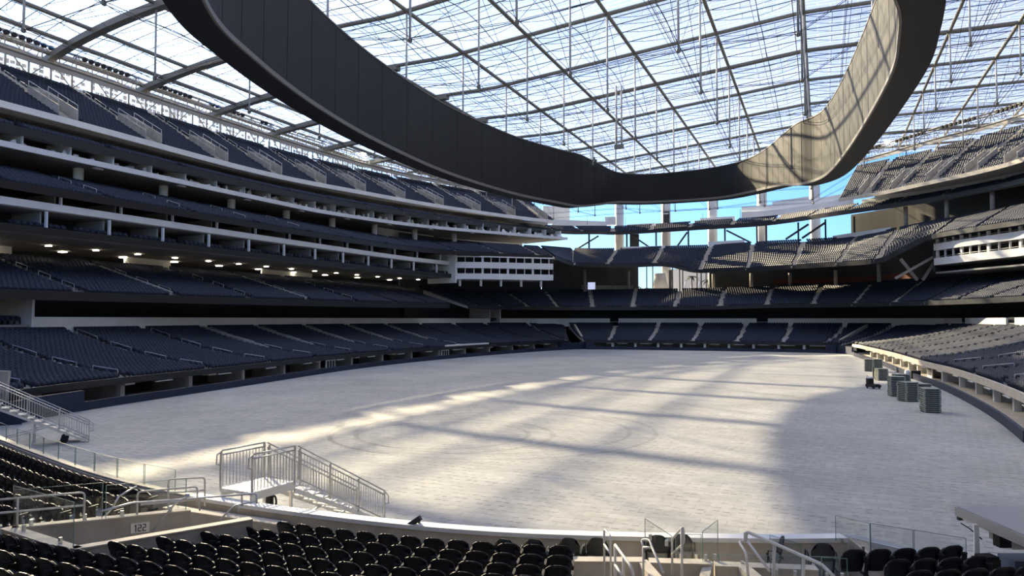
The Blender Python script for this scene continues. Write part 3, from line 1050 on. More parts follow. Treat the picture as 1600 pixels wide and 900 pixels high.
def catwalk(nm, pts, z, side_label):
    P, Nn = line(pts, 6)
    zz = np.full(len(P), z)
    t = thing('lighting_catwalk', 'long pale steel catwalk with floodlights under the roof edge, ' + side_label, 'catwalk', (P[0, 0], P[0, 1], z))
    off = Vector((P[0, 0], P[0, 1], z))
    loc = lambda x, y, h: (x - off.x, y - off.y, h)
    P0, d = P[:, :2], Nn
    for (a, h, nmx, r_) in ((0, 0, 'lower_chord', .16), (0, 1.25, 'handrail', .07), (0, 2.3, 'upper_chord', .2), (1.6, 0, 'lower_chord', .16), (1.6, 2.3, 'upper_chord', .16)):
        mb = MB(); mb.tube([loc(*(P0[i] - d[i] * a), h) for i in range(len(P))], r_, 6)
        mb.build(nmx, M['trim'], t, True)
    q = P.copy(); q[:, 0] -= off.x; q[:, 1] -= off.y
    ribbon(q, Nn, .1, 1.5, -.22, -.1).build('walkway', M['soffit'], t)
    ribbon(q, Nn, -.05, .05, -.9, -.25).build('edge_beam', M['trim'], t)
    br = MB()
    pp = at_arc(P, 2.6, .5)
    for i, (x, y, a) in enumerate(pp):
        c, s_ = math.cos(a), math.sin(a)
        br.bar(loc(x, y, 0), loc(x, y, 2.3), .12, .12)
        br.bar(loc(x, y, 2.3), loc(x - 1.6 * c, y - 1.6 * s_, 0), .08, .08)
        if i + 1 < len(pp):
            br.bar(loc(x, y, 0 if i % 2 else 2.3), loc(pp[i + 1][0], pp[i + 1][1], 2.3 if i % 2 else 0), .09, .09)
    br.build('bracing', M['trim'], t)
    n = 0
    for i, (x, y, a) in enumerate(at_arc(P, 1.05, 1.0)):
        if i % 12 >= 8: continue
        c, s_ = math.cos(a), math.sin(a)
        lamp = MB()
        prof = [(.10, -.35), (.30, -.28), (.36, .15), (.30, .17)]
        m_ = 10
        secs = []
        for r_, w_ in prof:
            ring_ = []
            for k in range(m_):
                an = 2 * PI * k / m_
                lx, ly, lz = w_, r_ * math.cos(an), r_ * math.sin(an)
                ring_.append((lx * c - ly * s_, lx * s_ + ly * c, lz))
            secs.append(ring_)
        lamp.sweep(secs)
        lamp.bar((-.2 * c, -.2 * s_, 0), (-.2 * c, -.2 * s_, .45), .08, .08)
        o = lamp.build('floodlight', M['rubber'])
        o.location = (x + .35 * c, y + .35 * s_, z + 2.0)
        tag(o, '%s black round floodlight from the near end of the %s catwalk' % (ordinal(n) if n < 69 else 'far', side_label.split(' ')[-2]), 'floodlight', 'floodlights on the %s catwalk' % side_label.split(' ')[-2])
        n += 1
        if n >= 66: break
    return P
CL = [(-101, 12), (-101, 60), (-101, 105), (-100, 132), (-96.5, 158), (-88.5, 182), (-78.5, 204)]
catwalk('left', CL, 43.6, 'over the left deck')
CRt = [(7.5, 200), (14, 193), (23, 181.5), (33, 170), (40, 157), (46, 135), (48, 110)]
catwalk('right', CRt, 45.9, 'over the right deck')
def lit_flood(loc, lab):
    o = MB().lathe([(.25, -.35), (.55, -.2), (.6, .2), (.3, .35)], n=12).build('lit_floodlight', M['flood'], None, True)
    o.location = loc
    tag(o, lab, 'floodlight')
lit_flood((-98.5, 145.5, 45.6), 'bright lit floodlight glowing under the left roof edge')
lit_flood((14.5, 192, 48.4), 'bright lit floodlight glowing above the right deck')

# facade band above the left deck: pale perforated panels between slanting struts
PF, NF = line([(-106.6, 6), (-106.6, 60), (-106.6, 100), (-106, 134), (-102.6, 160), (-93.5, 186), (-83, 211)], 8)
struct(ribbon(PF, NF, 0, .12, 42.3, 42.9), 'wall_left_parapet', M['white'])
fr = MB()
pf = at_arc(PF, 3.4, 1.0)
for i, (x, y, a) in enumerate(pf[:-1]):
    x2, y2 = pf[i + 1][:2]
    fr.bar((x, y, 42.5), (x, y, 46), .22, .22)
    fr.bar((x, y, 42.6 if i % 2 else 45.9), (x2, y2, 45.9 if i % 2 else 42.6), .16, .16)
fr.tube([(p[0], p[1], 46) for p in pf], .2, 6)
struct(fr, 'wall_left_facade_frame', M['trim'])
pm_ = MB()
rnd = random.Random(3)
for i, (x, y, a) in enumerate(pf[:-1]):
    x2, y2 = pf[i + 1][:2]
    for k in range(3):
        for j in range(4):
            if rnd.random() < .3: continue
            t0, t1 = j / 4, (j + .86) / 4
            z0 = 42.75 + k * .75
            c = math.cos(a) * .3, math.sin(a) * .3
            pm_.bar((x + (x2 - x) * t0 - c[0], y + (y2 - y) * t0 - c[1], z0 + .45), (x + (x2 - x) * t1 - c[0], y + (y2 - y) * t1 - c[1], z0 + .45 + .2 * (rnd.random() - .5)), .05, .34 + .4 * rnd.random())
struct(pm_, 'wall_left_facade_panels', M['white'])

# ------------------------------------------------------------------ far left corner boxes (two white bands)
PC, NC = line([(-72.3, 141.5), (-67, 144.6), (-62, 148.6), (-54.8, 154.6)], 8)
for nm, z0, z1, zt in (('corner_lower', 15.6, 16.85, 18.0), ('corner_upper', 18.0, 19.3, 20.4)):
    r = struct(ribbon(PC, NC, 0, .25, z0, z1), 'wall_%s_balcony' % nm, M['white'])
    struct(ribbon(PC, NC, 3.0, 3.2, z1 - .6, zt + .2), 'glazing', M['dark'], r)
    struct(ribbon(PC, NC, .25, 8, z0, z0 + .2), 'balcony_floor', M['soffit'], r)
    for k, (x, y, a) in enumerate(at_arc(PC, 1.9, .2)):
        mb = MB(); mb.box((x - .5 * math.cos(a), y - .5 * math.sin(a), (z1 + zt) / 2), (.3, .45 if k % 3 == 0 else .16, zt - z1), a)
        struct(mb, 'post', M['white'], r)
struct(ribbon(PC, NC, -.1, .4, 20.35, 20.6), 'wall_corner_slab', M['white'])
mb = MB(); mb.bar((-72.2, 141.6, 18), (-80, 143.5, 18), .5, 6.4)
struct(mb, 'wall_corner_side', M['white_warm'])
mb = MB(); mb.bar((-54.9, 154.8, 18), (-60, 160, 18), .3, 5)
struct(mb, 'wall_corner_end', M['dark'])
PC2 = PC - np.column_stack([NC * 3.5])
for i, (x, y, a) in enumerate(at_arc(PC, 4.6, 1.0)):
    o = MB().lathe([(.28, 0), (.28, 1.6)], n=10).build('support_column', M['white_warm'], None, True)
    o.location = (x - 1.0 * math.cos(a), y - 1.0 * math.sin(a), 14.15)
    tag(o, '%s short column from the left under the white corner boxes' % ordinal(i), 'column', 'columns under the corner boxes')

# ------------------------------------------------------------------ right stand boxes (two white bands)
PR, NR = line([(20.2, 165.2), (26, 154), (31, 145), (35.2, 129.5), (36.8, 100), (37, 60)], 8)
for nm, z0, z1, zt in (('right_lower', 17.55, 18.9, 20.4), ('right_upper', 20.4, 21.75, 22.6)):
    r = struct(ribbon(PR, NR, 0, .25, z0, z1), 'wall_%s_balcony' % nm, M['white'])
    struct(ribbon(PR, NR, 3.4, 3.6, z1 - .6, zt + .2), 'glazing', M['dark'], r)
    struct(ribbon(PR, NR, .25, 9, z0, z0 + .2), 'balcony_floor', M['soffit'], r)
    for k, (x, y, a) in enumerate(at_arc(PR, 2.3, .3, 60)):
        mb = MB(); mb.box((x - .6 * math.cos(a), y - .6 * math.sin(a), (z1 + zt) / 2), (.35, .6 if k % 3 == 0 else .18, zt - z1), a)
        struct(mb, 'post', M['white_warm'], r)
    g = MB(); g.tube([(p[0] - n_[0] * .1, p[1] - n_[1] * .1, z1 + .25) for p, n_ in zip(PR, NR)], .05, 5)
    struct(g, 'rail', M['galv'], r)
struct(ribbon(PR, NR, .3, 20, 15.9, 16.2), 'ceiling_right_club', M['soffit'])
mb = MB(); mb.bar((20.2, 165.3, 19.4), (27, 172, 19.4), .4, 6.0)
struct(mb, 'wall_right_box_end', M['dark'])
# right and far-right back walls
PQ, NQ = line([(-29, 212), (-12, 208.5), (6, 205), (21, 187), (34, 170), (43, 156), (50, 136), (52, 100), (52, 40)], 8)
struct(ribbon(PQ, NQ, 0, .4, 10, 26.2), 'wall_right_concourse', M['dark'])
struct(ribbon(PQ[8:24], NQ[8:24], -.2, 0, 16.3, 17.6), 'wall_right_red_band', M['red'])
PQ2, NQ2 = line([(7, 206), (22, 191), (36, 173), (46, 158), (54, 137), (56, 100), (56, 40)], 8)
struct(ribbon(PQ2, NQ2, 0, .4, 18, 33.5), 'wall_right_back', M['black'])
PQ3, NQ3 = line([(12, 198), (26, 185), (40, 165.5), (47.5, 138), (49.5, 100), (49.5, 40)], 8)
struct(ribbon(PQ3, NQ3, 0, .3, 33.2, 39.5), 'wall_right_ledge', M['concrete'])
PS, NS = line([(5.5, 199), (13, 190.5), (24, 183), (38, 165), (45.5, 137), (47.5, 100)], 8)
struct(ribbon(PS[4:], NS[4:], 0, .25, 34.7, 35.5), 'wall_right_ledge_panel', M['white_warm'])
# round columns in the right middle concourse
for i, (x, y) in enumerate(((17.5, 186.5), (24.4, 178.3), (31, 169.5), (37.6, 160), (43.5, 146))):
    o = MB().lathe([(.45, 0), (.45, 5.0)], n=14).build('concourse_column', M['concrete'], None, True)
    o.location = (x, y, 27.2)
    tag(o, '%s grey column from the far end of the right middle concourse' % ordinal(i), 'column', 'columns of the right middle concourse')
# slanting struts below the right corner of the middle tier
for i, (p, q) in enumerate((((13.5, 166.5, 15.2), (21.5, 167.5, 20.0)), ((17.6, 168.5, 14.9), (14.5, 166, 19.0)), ((18.6, 168.9, 14.9), (21.6, 170.4, 19.6)))):
    mb = MB(); mb.bar(p, q, .4, .5)
    o = mb.build('slanting_strut', M['concrete'])
    tag(o, ('long slanting strut', 'shorter left-leaning strut', 'right-leaning strut')[i] + ' under the rising corner of the right middle tier', 'strut')

# ------------------------------------------------------------------ far end: openings, posts, boxes
PFe, NFe = line([(-70, 189), (-64, 203), (-57, 210), (-49.5, 214)], 6)
struct(ribbon(PFe, NFe, 0, .4, 12, 25.8), 'wall_far_left_concourse', M['dark'])
for i, (x, y, z0, z1) in enumerate(((-60, 195, 14.6, 20.6), (-50, 204, 14.6, 20.6), (-38.5, 205, 14.6, 20.6), (-27, 205, 14.6, 19.2), (-17, 202, 14.8, 19), (-7.5, 200, 15, 18.7), (3, 193, 15, 18.7), (11.5, 181, 15.2, 19))):
    o = MB().lathe([(.42, 0), (.42, z1 - z0)], n=12).build('concourse_column', M['concrete'], None, True)
    o.location = (x, y, z0)
    tag(o, '%s column from the left in the far end concourse' % ordinal(i), 'column', 'columns of the far end concourse')
for i, (x, y) in enumerate(((-62, 206), (-52.5, 212.5), (-43.8, 212), (-34.5, 211), (-24.5, 210.5), (-16, 209.3), (-13.6, 208.8), (-5.5, 206), (1, 202.5), (7.5, 199.5))):
    o = MB(); o.box((0, 0, 2.6), (.42, .42, 5.2)); o = o.build('bridge_post', M['panel_dark'])
    o.location = (x, y, 27.0)
    tag(o, '%s dark post from the left holding up the far end ledge tier' % ordinal(i), 'post', 'posts under the far end ledge')
for i, (p, q) in enumerate((((-66, 206.5, 27.4), (-60.5, 210.5, 31.5)), ((-50.8, 212, 31.4), (-45.5, 211.5, 27.6)), ((-37.5, 211, 27.8), (-34.8, 211, 31.5)), ((-24, 210, 31.4), (-17.5, 208.5, 27.6)), ((-8.6, 206.5, 28), (-3, 204.5, 31.4)), ((-4.6, 205.6, 28), (1, 202.5, 31.4)))):
    mb = MB(); mb.bar(p, q, .38, .45)
    tag(mb.build('diagonal_brace', M['panel_dark']), '%s dark slanting brace from the left under the far end ledge' % ordinal(i), 'brace', 'braces under the far end ledge')
mb = MB(); mb.box((-50.6, 214, 29.5), (2.6, .8, 4.9))
struct(mb, 'wall_far_shaft', M['panel_dark'])
def far_wall(nm, pts, z0, z1, m='white', th=.5):
    P, Nn = line(pts, 6)
    return struct(ribbon(P, Nn, 0, th, z0, z1), nm, M[m])
far_wall('wall_far_parapet_low', [(-54, 219), (-45.5, 219)], 33.6, 35.6)
far_wall('wall_far_parapet_right', [(-20.5, 215), (-11, 214), (7.2, 200.5)], 35.3, 37.0)
far_wall('wall_far_parapet_cap', [(-20.5, 216), (-10.5, 215.2), (8.2, 201.5)], 37.2, 38.6)
far_wall('wall_far_parapet_rise', [(-12.4, 216.6), (-3, 211)], 38.5, 39.6)
far_wall('wall_far_parapet_mid', [(-32, 216.4), (-22.4, 216)], 34.6, 36.0)
far_wall('wall_far_parapet_left', [(-73, 205), (-66, 211), (-59.5, 216)], 34.5, 36.4)
far_wall('wall_far_left_block', [(-78, 211), (-70.8, 215)], 36, 41.5)
mb = MB(); mb.box((-58.6, 217, 36.6), (3.0, 1.5, 2.4))
struct(mb, 'wall_far_plant_box', M['white'])
far_wall('wall_far_middle_panel_a', [(-52.5, 207.5), (-40.6, 208.5)], 26.5, 27.7, 'white', .2)
far_wall('wall_far_middle_panel_b', [(-28.6, 207.6), (-19.0, 206)], 26.6, 28.2, 'white', .2)
far_wall('wall_far_middle_panel_c', [(2.6, 203.0), (14.6, 188.4)], 27, 28.0, 'white', .2)
t = thing('speaker_tower', 'dark upright box standing on the far end ledge before a column', 'box', (-41.9, 217.9, 33.8))
MB().box((0, 0, 2.4), (1.7, 1.0, 4.8)).build('cabinet', M['panel_dark'], t)
MB().box((0, -.52, 4.2), (1.3, .06, .35)).build('top_grille', M['white'], t)
for i, (x, y, z, h) in enumerate(((-53.0, 213, 34.4, 2.6), (-31, 214.5, 34.8, 2.4), (-20.6, 213, 34.9, 2.6), (-64, 211, 35, 2.6))):
    o = MB().lathe([(.06, 0), (.04, h)], n=6).build('thin_pole', M['rubber']); o.location = (x, y, z)
    tag(o, '%s thin dark pole from the left on the far end parapet' % ORD[[1, 2, 3, 0][i]], 'pole', 'thin poles on the far end parapet')
# beyond the open end: screen, banner, palms, pale building
t = thing('info_screen', 'pale lilac upright screen at the back of the far club tier', 'screen', (-58.5, 196.5, 14.6))
MB().box((0, .08, 1.6), (2.3, .12, 2.1)).build('frame', M['panel_dark'], t)
MB().box((0, 0, 1.6), (2.1, .06, 1.95)).build('display', M['screen_lit'], t)
MB().box((0, .08, .3), (.2, .2, .6)).build('stand', M['panel_dark'], t)
bn = MB()
secs = []
for i in range(13):
    t_ = i / 12
    secs.append([(-45.5 + .6 * t_ - .0, 215 + .1 * math.sin(9 * t_), 15.8 + 4.6 * t_), (-41.0 - .9 * t_, 215.3 + .15 * math.sin(7 * t_ + 1), 15.6 + 4.8 * t_), (-41.0 - .9 * t_, 215.36 + .15 * math.sin(7 * t_ + 1), 15.6 + 4.8 * t_), (-45.5 + .6 * t_, 215.06 + .1 * math.sin(9 * t_), 15.8 + 4.6 * t_)])
bn.sweep(secs)
tag(bn.build('white_banner', M['white'], None, True), 'large white sheet hanging in the far end opening', 'banner')
def palm(x, y, z, h, lab):
    t = thing('palm_tree', lab, 'palm tree', (x, y, z), 0, 'palms beyond the far opening')
    MB().tube([(0, 0, 0), (.1, 0, h * .5), (.05, .1, h)], [.28, .2, .18], 8).build('trunk', M['trunk'], t, True)
    c = MB()
    rnd = random.Random(int(x * 7))
    for k in range(16):
        a = 2 * PI * k / 16 + rnd.random() * .4
        up = .9 * rnd.random()
        L_ = 1.9 + .5 * rnd.random()
        ca, sa = math.cos(a), math.sin(a)
        secs = []
        for j in range(6):
            q = j / 5
            r_ = L_ * q
            zz = h + up * q * 1.3 - 1.5 * q * q
            wd = .28 * math.sin(PI * (.12 + .85 * q)) + .02
            secs.append([(r_ * ca - wd * sa, r_ * sa + wd * ca, zz), (r_ * ca, r_ * sa, zz + .07), (r_ * ca + wd * sa, r_ * sa - wd * ca, zz)])
        c.sweep(secs, closed_section=False)
    c.build('fronds', M['leaf'], t)
palm(-52.3, 222, 9.4, 7.5, 'leftmost palm tree of those seen through the far end opening')
palm(-48.6, 220, 9.4, 6.8, 'second palm tree from the left, seen through the far end opening')
palm(-35.5, 222, 9.4, 10.2, 'tallest palm tree, right of the hanging white sheet at the far end')
palm(-30.6, 221, 9.4, 9.0, 'rightmost palm tree seen through the far end opening')
pb = MB()
pb.box((-34, 262, 14), (34, 6, 21))
o = struct(pb, 'wall_exterior_building', M['pale_bldg'])
pg = MB()
for k in range(9):
    pg.bar((-46 + k * 2.4, 258.6, 11), (-43.5 + k * 2.4, 258.6, 20), .5, .5)
struct(pg, 'facade_fins', M['white'], o)
hg = MB(); hg.add([(-300, 205, 9.4), (300, 205, 9.4), (300, 700, 9.4), (-300, 700, 9.4), (-300, 205, 9.2), (300, 205, 9.2), (300, 700, 9.2), (-300, 700, 9.2)], [(0, 1, 2, 3), (7, 6, 5, 4), (0, 4, 5, 1), (1, 5, 6, 2), (2, 6, 7, 3), (3, 7, 4, 0)])
struct(hg, 'ground_plaza', M['concrete_warm'])
# floors closing the gap between the club tiers and the concourses behind them
PZ, NZ = line([(-84, 165), (-67, 193), (-46, 198), (-27, 198), (-10, 197), (5, 192), (24, 175), (38, 150), (42.5, 133), (46, 100), (46, 40)], 6)
struct(ribbon(PZ, NZ, -.3, 14, 14.0, 14.25), 'floor_far_club', M['soffit'])

# ------------------------------------------------------------------ near stand above and behind the camera
PNr, NNr = line([(28, 40), (18, 18), (4, 5.5), (-14, 1.5), (-32, 4), (-50, 16), (-72, 8)], 8)

# dark walls closing the corners under the club tiers
PX, NX = line([(-84, 140), (-84, 158), (-76, 176), (-64, 192), (-50, 197), (-27, 198), (-8, 197), (8, 191), (24, 174), (36, 152), (41, 133), (43, 105), (43, 40)], 6)
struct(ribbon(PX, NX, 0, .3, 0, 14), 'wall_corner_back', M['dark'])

for i, x in enumerate((-47.6, -45.9, -40.2, -38.0, -37.2, -33.2, -31.9, -30.6)):
    o = MB().lathe([(.17, 0), (.17, 9.5)], n=8).build('dark_pole', M['panel_dark'], None, True)
    o.location = (x, 216.5 + .4 * (i % 3), 14.2)
    tag(o, '%s slim dark pole from the left in the far end opening' % ordinal(i), 'pole', 'slim poles in the far end opening')
P_, N_ = line([(-50, 211), (-40, 212)], 4)
struct(ribbon(P_, N_, 0, .3, 14, 15.9), 'wall_far_planter', M['concrete_warm'])
P_, N_ = line([(-62, 199), (-55, 205), (-49.5, 207)], 4)
struct(ribbon(P_, N_, 0, .3, 14, 16.6), 'wall_far_bar', M['concrete'])
for (u0, u1) in ((50, 60), (76, 84), (104, 118)):
    P_, N_ = line([(-91.5, u0), (-91.5, u1)], 4)
    struct(ribbon(P_, N_, 0, .3, 13.4, 15.9), 'wall_left_club_room', M['white_warm'])

PX2, NX2 = line([(-87, 143), (-84, 158), (-77, 176), (-70.5, 189)], 6)
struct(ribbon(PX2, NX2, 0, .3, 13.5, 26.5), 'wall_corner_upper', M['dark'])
ST = MB
far = struct(ribbon(PNr[:], NNr, 0, 16, 10.6, 10.9), 'ceiling_near', M['soffit'])
struct(ribbon(PNr, NNr, 6, 6.4, -.2, 24), 'wall_near', M['soffit'])

# ------------------------------------------------------------------ near lip: parapet with white cap
i0, i1 = near_i((-36.8, 22.8)), near_i((.3, 19.2))
PA, NA = L_NEAR
cut = [i for i in range(len(PA)) if PA[i, 0] < .55 and PA[i, 1] < 40]
PA, NA = PA[cut], NA[cut]
struct(ribbon(PA, NA, .02, .30, 0, 1.88), 'wall_near_parapet', M['concrete_warm'])
k0 = int(np.argmin(np.abs(PA[:, 0] + 16.5)))
struct(ribbon(PA[:k0 + 1], NA[:k0 + 1], -.04, .34, 1.88, 1.98), 'trim_near_cap', M['white'])
struct(ribbon(PA[k0:], NA[k0:], .0, .26, 1.88, 1.95), 'trim_left_cap', M['concrete'])
struct(ribbon(PA, NA, -.10, .06, 1.78, 1.86), 'trim_near_edge', M['trim'])
PE, NE = L_NEAR
cut = [i for i in range(len(PE)) if PE[i, 0] > .4]
PE, NE = PE[cut], NE[cut]
struct(ribbon(PE, NE, .02, .3, 0, 1.0), 'wall_near_corner', M['concrete'])
# raking concrete side wall at the break in the parapet
mb = MB()
mb.prism([(.45, 19.1), (.75, 18.9), (2.1, 17.3), (1.9, 17.0)], 0, [1.95, 1.95, 1.35, 1.35])
struct(mb, 'wall_near_rake', M['concrete_warm'])
mb = MB(); mb.prism([(.3, 19.3), (.6, 19.5), (4.2, 20.9), (4.2, 20.7)], .0, [1.93, 1.93, 1.05, 1.05])
struct(mb, 'wall_near_slope', M['white'])

# ------------------------------------------------------------------ detailed folding seat
def shell(x0, zlo, zhi, yf, th, round_top, nx=8, nz=7):
    mb = MB()
    front, back = [], []
    for j in range(nz + 1):
        t = j / nz
        rf_, rb_ = [], []
        for i in range(nx + 1):
            s = -1 + 2 * i / nx
            zt_ = zhi - round_top * abs(s) ** 3
            zz = zlo + (zt_ - zlo) * t
            wsc = 1 - .10 * (1 - t) ** 2
            rf_.append((s * x0 * wsc, yf(s, t) + th / 2, zz))
            rb_.append((s * x0 * wsc, yf(s, t) - th / 2, zz))
        front.append(rf_); back.append(rb_)
    loops = [f + b[::-1] for f, b in zip(front, back)]
    mb.sweep(loops)
    return mb
seat_me = {
    'back_shell': shell(.245, .36, .88, lambda s, t: -.13 - .12 * t + .05 * s * s + .03 * (1 - t) ** 2, .028, .085).mesh('back_shell', M['seat_black'], True),
    'seat_pan': shell(.225, .40, .77, lambda s, t: .00 - .05 * t - .02 * s * s, .06, .10).mesh('seat_pan', M['seat_black'], True),
}
a_ = MB()
a_.box((.275, -.06, .30), (.045, .30, .05)); a_.box((.275, -.12, .15), (.05, .09, .30)); a_.box((.275, -.12, .02), (.10, .26, .04))
a_.bar((.275, -.14, .30), (.275, -.20, .62), .045, .09); a_.bar((.275, -.24, .64), (.275, .10, .66), .05, .045)
seat_me['arm_standard'] = a_.mesh('arm_standard', M['rubber'])
c_ = MB()
n_ = 12
prof = [(.036, .0), (.050, .02), (.054, .11), (.060, .125), (.060, .14), (.050, .14), (.046, .03)]
c_.lathe(prof, (.215, -.275, .58), n_)
c_.bar((.215, -.24, .66), (.20, -.17, .70), .05, .03)
seat_me['cup_holder'] = c_.mesh('cup_holder', M['rubber'], True)
seat_proto = None
def near_seat(x, y, z, a, label, group):
    t = thing('folding_seat', label, 'seat', (x, y, z), a, group)
    for k, me in seat_me.items():
        o = bpy.data.objects.new(k, me)
        C.objects.link(o)
        o.parent = back if k == 'cup_holder' else t
        if k == 'back_shell': back = o
    return t

LEDGE = [-12.5, -12.75, -12.95, -13.2, -13.4]
cand = []
Pn, Nn_ = L_NEAR
order = np.arange(len(Pn))[::-1]
Pn, Nn_ = Pn[order], Nn_[order]              # from the left corner to the right
fwd = Vector((-math.sin(math.radians(22.7)), math.cos(math.radians(22.7)), 0))
for k in range(10):
    path = Pn - Nn_ * (DN + TRN * (k + .62))
    res = [q for q in row_seats(path[::-1], np.full(len(path), znear(k)), pitch=.57, out=[])[::-1] if q[0] > -17.7]
    path2 = Pn - Nn_ * (DN + TRN * (k + .62) - .62)
    res += [q for q in row_seats(path2[::-1], np.full(len(path), znear(k)), pitch=.57, out=[])[::-1] if q[0] <= -17.7]
    block = {'left': [], 'middle': [], 'right': []}
    for (x, y, z, a) in res:
        f0 = Vector((x, y, 0)).dot(fwd); r0 = x * math.cos(math.radians(22.7)) + y * math.sin(math.radians(22.7))
        if f0 < 6 or math.hypot(x, y) < 8.5: continue
        px = 800 + 1160 * r0 / f0
        if px < -120 or px > 1760: continue
        if 499 + 1160 * (7 - z - .9) / f0 > 925: continue
        if k < 5:
            if x < (-17.5 if k < 3 else -17.9): block['left'].append((x, y, z, a, f0))
            elif LEDGE[k] < x < -5.35 + .38 * k: block['middle'].append((x, y, z, a, f0))
        else:
            if x < -5.35 + .38 * k:
                if x < -19.0: block['left'].append((x, y, z, a, f0))
                elif x > -17.9: block['middle'].append((x, y, z, a, f0))
        if (k == 0 and .35 < x < 2.7) or (k == 1 and .75 < x < 3.2) or (k in (2, 3) and 1.2 < x < 3.6):
            block['right'].append((x, y, z, a, f0))
    for b, L_ in block.items():
        L_ = sorted(L_, key=lambda q: q[0])
        if b == 'left': L_ = L_[::-1]
        for j, q in enumerate(L_):
            lab = {'left': 'black seat, %s row from front, %s from the entrance, left of sign 122',
                   'middle': 'black seat, %s row from front, %s from left, block right of sign 122',
                   'right': 'black seat, %s row from front, %s from left, block beside the canopy'}[b] % (ordinal(k), ordinal(j))
            cand.append((q, lab, {'left': 'black seats left of the entrance', 'middle': 'black seats right of the entrance', 'right': 'black seats beside the canopy'}[b]))
cand.sort(key=lambda c: c[0][4])
for q, lab, g in cand[:298]:
    near_seat(*q[:4], lab, g)
for q, lab, g in cand[298:]:
    SEATS.append(q[:4])
print('near seats', len(cand))

# loose chairs on the accessible deck
def deck_chair(x, y, z, a, label):
    t = thing('deck_chair', label, 'chair', (x, y, z), a, 'chairs on the accessible deck')
    shell(.25, .50, .92, lambda s, q: -.20 - .07 * q + .06 * s * s, .03, .20).build('backrest', M['panel_dark'], t, True)
    shell(.22, .16, .50, lambda s, q: -.10 - .06 * q + .05 * s * s, .04, .02).build('seat', M['grey_plastic'], t, True)
    for s in (-1, 1):
        m = MB(); m.tube([(s * .29, -.22, .5), (s * .30, -.1, .66), (s * .30, .1, .66), (s * .30, .12, .3), (s * .29, -.2, .3)], .018, 6)
        m.build('armrest', M['rubber'], t, True)
        m = MB(); m.tube([(s * .25, -.2, .55), (s * .24, -.05, .2), (s * .25, .12, 0)], .016, 6); m.build('leg', M['rubber'], t, True)
        m = MB(); m.tube([(s * .25, .08, .45), (s * .24, -.05, .2), (s * .25, -.25, 0)], .016, 6); m.build('leg', M['rubber'], t, True)
CY, SY = math.cos(math.radians(22.7)), math.sin(math.radians(22.7))
PIT = math.atan(49 / 1160)
def Q(x, y, Y):
    """point at picture direction (x, y), Y metres in front of the camera"""
    cx, cy = (x - 800) / 1160, (450 - y) / 1160
    f = math.cos(PIT) - cy * math.sin(PIT); zz = math.sin(PIT) + cy * math.cos(PIT)
    s = Y / f
    return Vector(((cx * CY - f * SY) * s, (cx * SY + f * CY) * s, 7 + zz * s))
for i, (x, Y, w_) in enumerate(((790, 17.0, 'leftmost, behind the black seats'), (836, 17.0, 'second from the left, behind the black seats'), (890, 17.1, 'third from the left, at the block corner'), (934, 17.1, 'fourth from the left, behind the first handrail'), (1027, 17.3, 'behind the looped handrail'), (1064, 17.4, 'behind the tall handrail'), (1205, 17.0, 'turned sideways behind the long sloping handrail'), (1282, 16.7, 'dark, nearest the raking concrete wall'))):
    p = Q(x, 850, Y)
    deck_chair(p.x, p.y, znear(0), math.radians(14) if i != 6 else math.radians(100), 'rounded deck chair on the accessible deck, ' + w_)

# ------------------------------------------------------------------ entrance 122: concrete side walls, sign, rails, glass
A_, B_, Cc, D_ = Vector((-16.93, 11.29)), Vector((-14.46, 14.03)), Vector((-14.23, 10.75)), Vector((-12.5, 13.96))
def wall_seg(nm, p, q, th, z0, z1, m='concrete', cap=True):
    mb = MB(); mb.bar((p[0], p[1], (z0 + z1) / 2), (q[0], q[1], (z0 + z1) / 2), th, z1 - z0)
    o = struct(mb, nm, M[m])
    if cap:
        mb = MB(); mb.bar((p[0], p[1], z1 + .015), (q[0], q[1], z1 + .015), th + .06, .03)
        struct(mb, 'coping', M['concrete_warm'], o)
    return o
wall_seg('wall_entrance_far_side', A_, B_, .2, .3, 2.3)
wall_seg('wall_entrance_near_side', Cc, D_, .2, .3, 2.3)
wall_seg('wall_entrance_back', A_ + Vector((-.1, -.05)), Cc + Vector((.1, -.03)), .24, .3, 2.3)
# sign
dv = (B_ - A_).normalized()
nv = Vector((dv.y, -dv.x))
sp = A_ + dv * ((B_ - A_).length * .70) + nv * .115
t = thing('section_sign', 'small white section sign reading 122 on the concrete entrance wall', 'sign', (sp.x, sp.y, 2.03), math.atan2(dv.y, dv.x))
plt = MB().box((0, 0, 0), (.40, .02, .23)).build('plate', M['sign'], t)
def digit(segs, x):
    m = MB()
    for (xa, za, xb, zb_) in segs:
        m.box((x + (xa + xb) / 2, -.014, (za + zb_) / 2), (max(abs(xb - xa), .02), .008, max(abs(zb_ - za), .02)))
    return m
two = [(-.032, .062, .036, .082), (.022, .012, .04, .066), (-.036, -.008, .036, .012), (-.04, -.066, -.022, -.012), (-.032, -.082, .036, -.062)]
one = [(-.004, -.082, .018, .082), (-.022, .05, -.008, .07)]
for x, d in ((-.10, one), (-.01, two), (.09, two)):
    digit(d, x).build('numeral', M['ink'], plt)

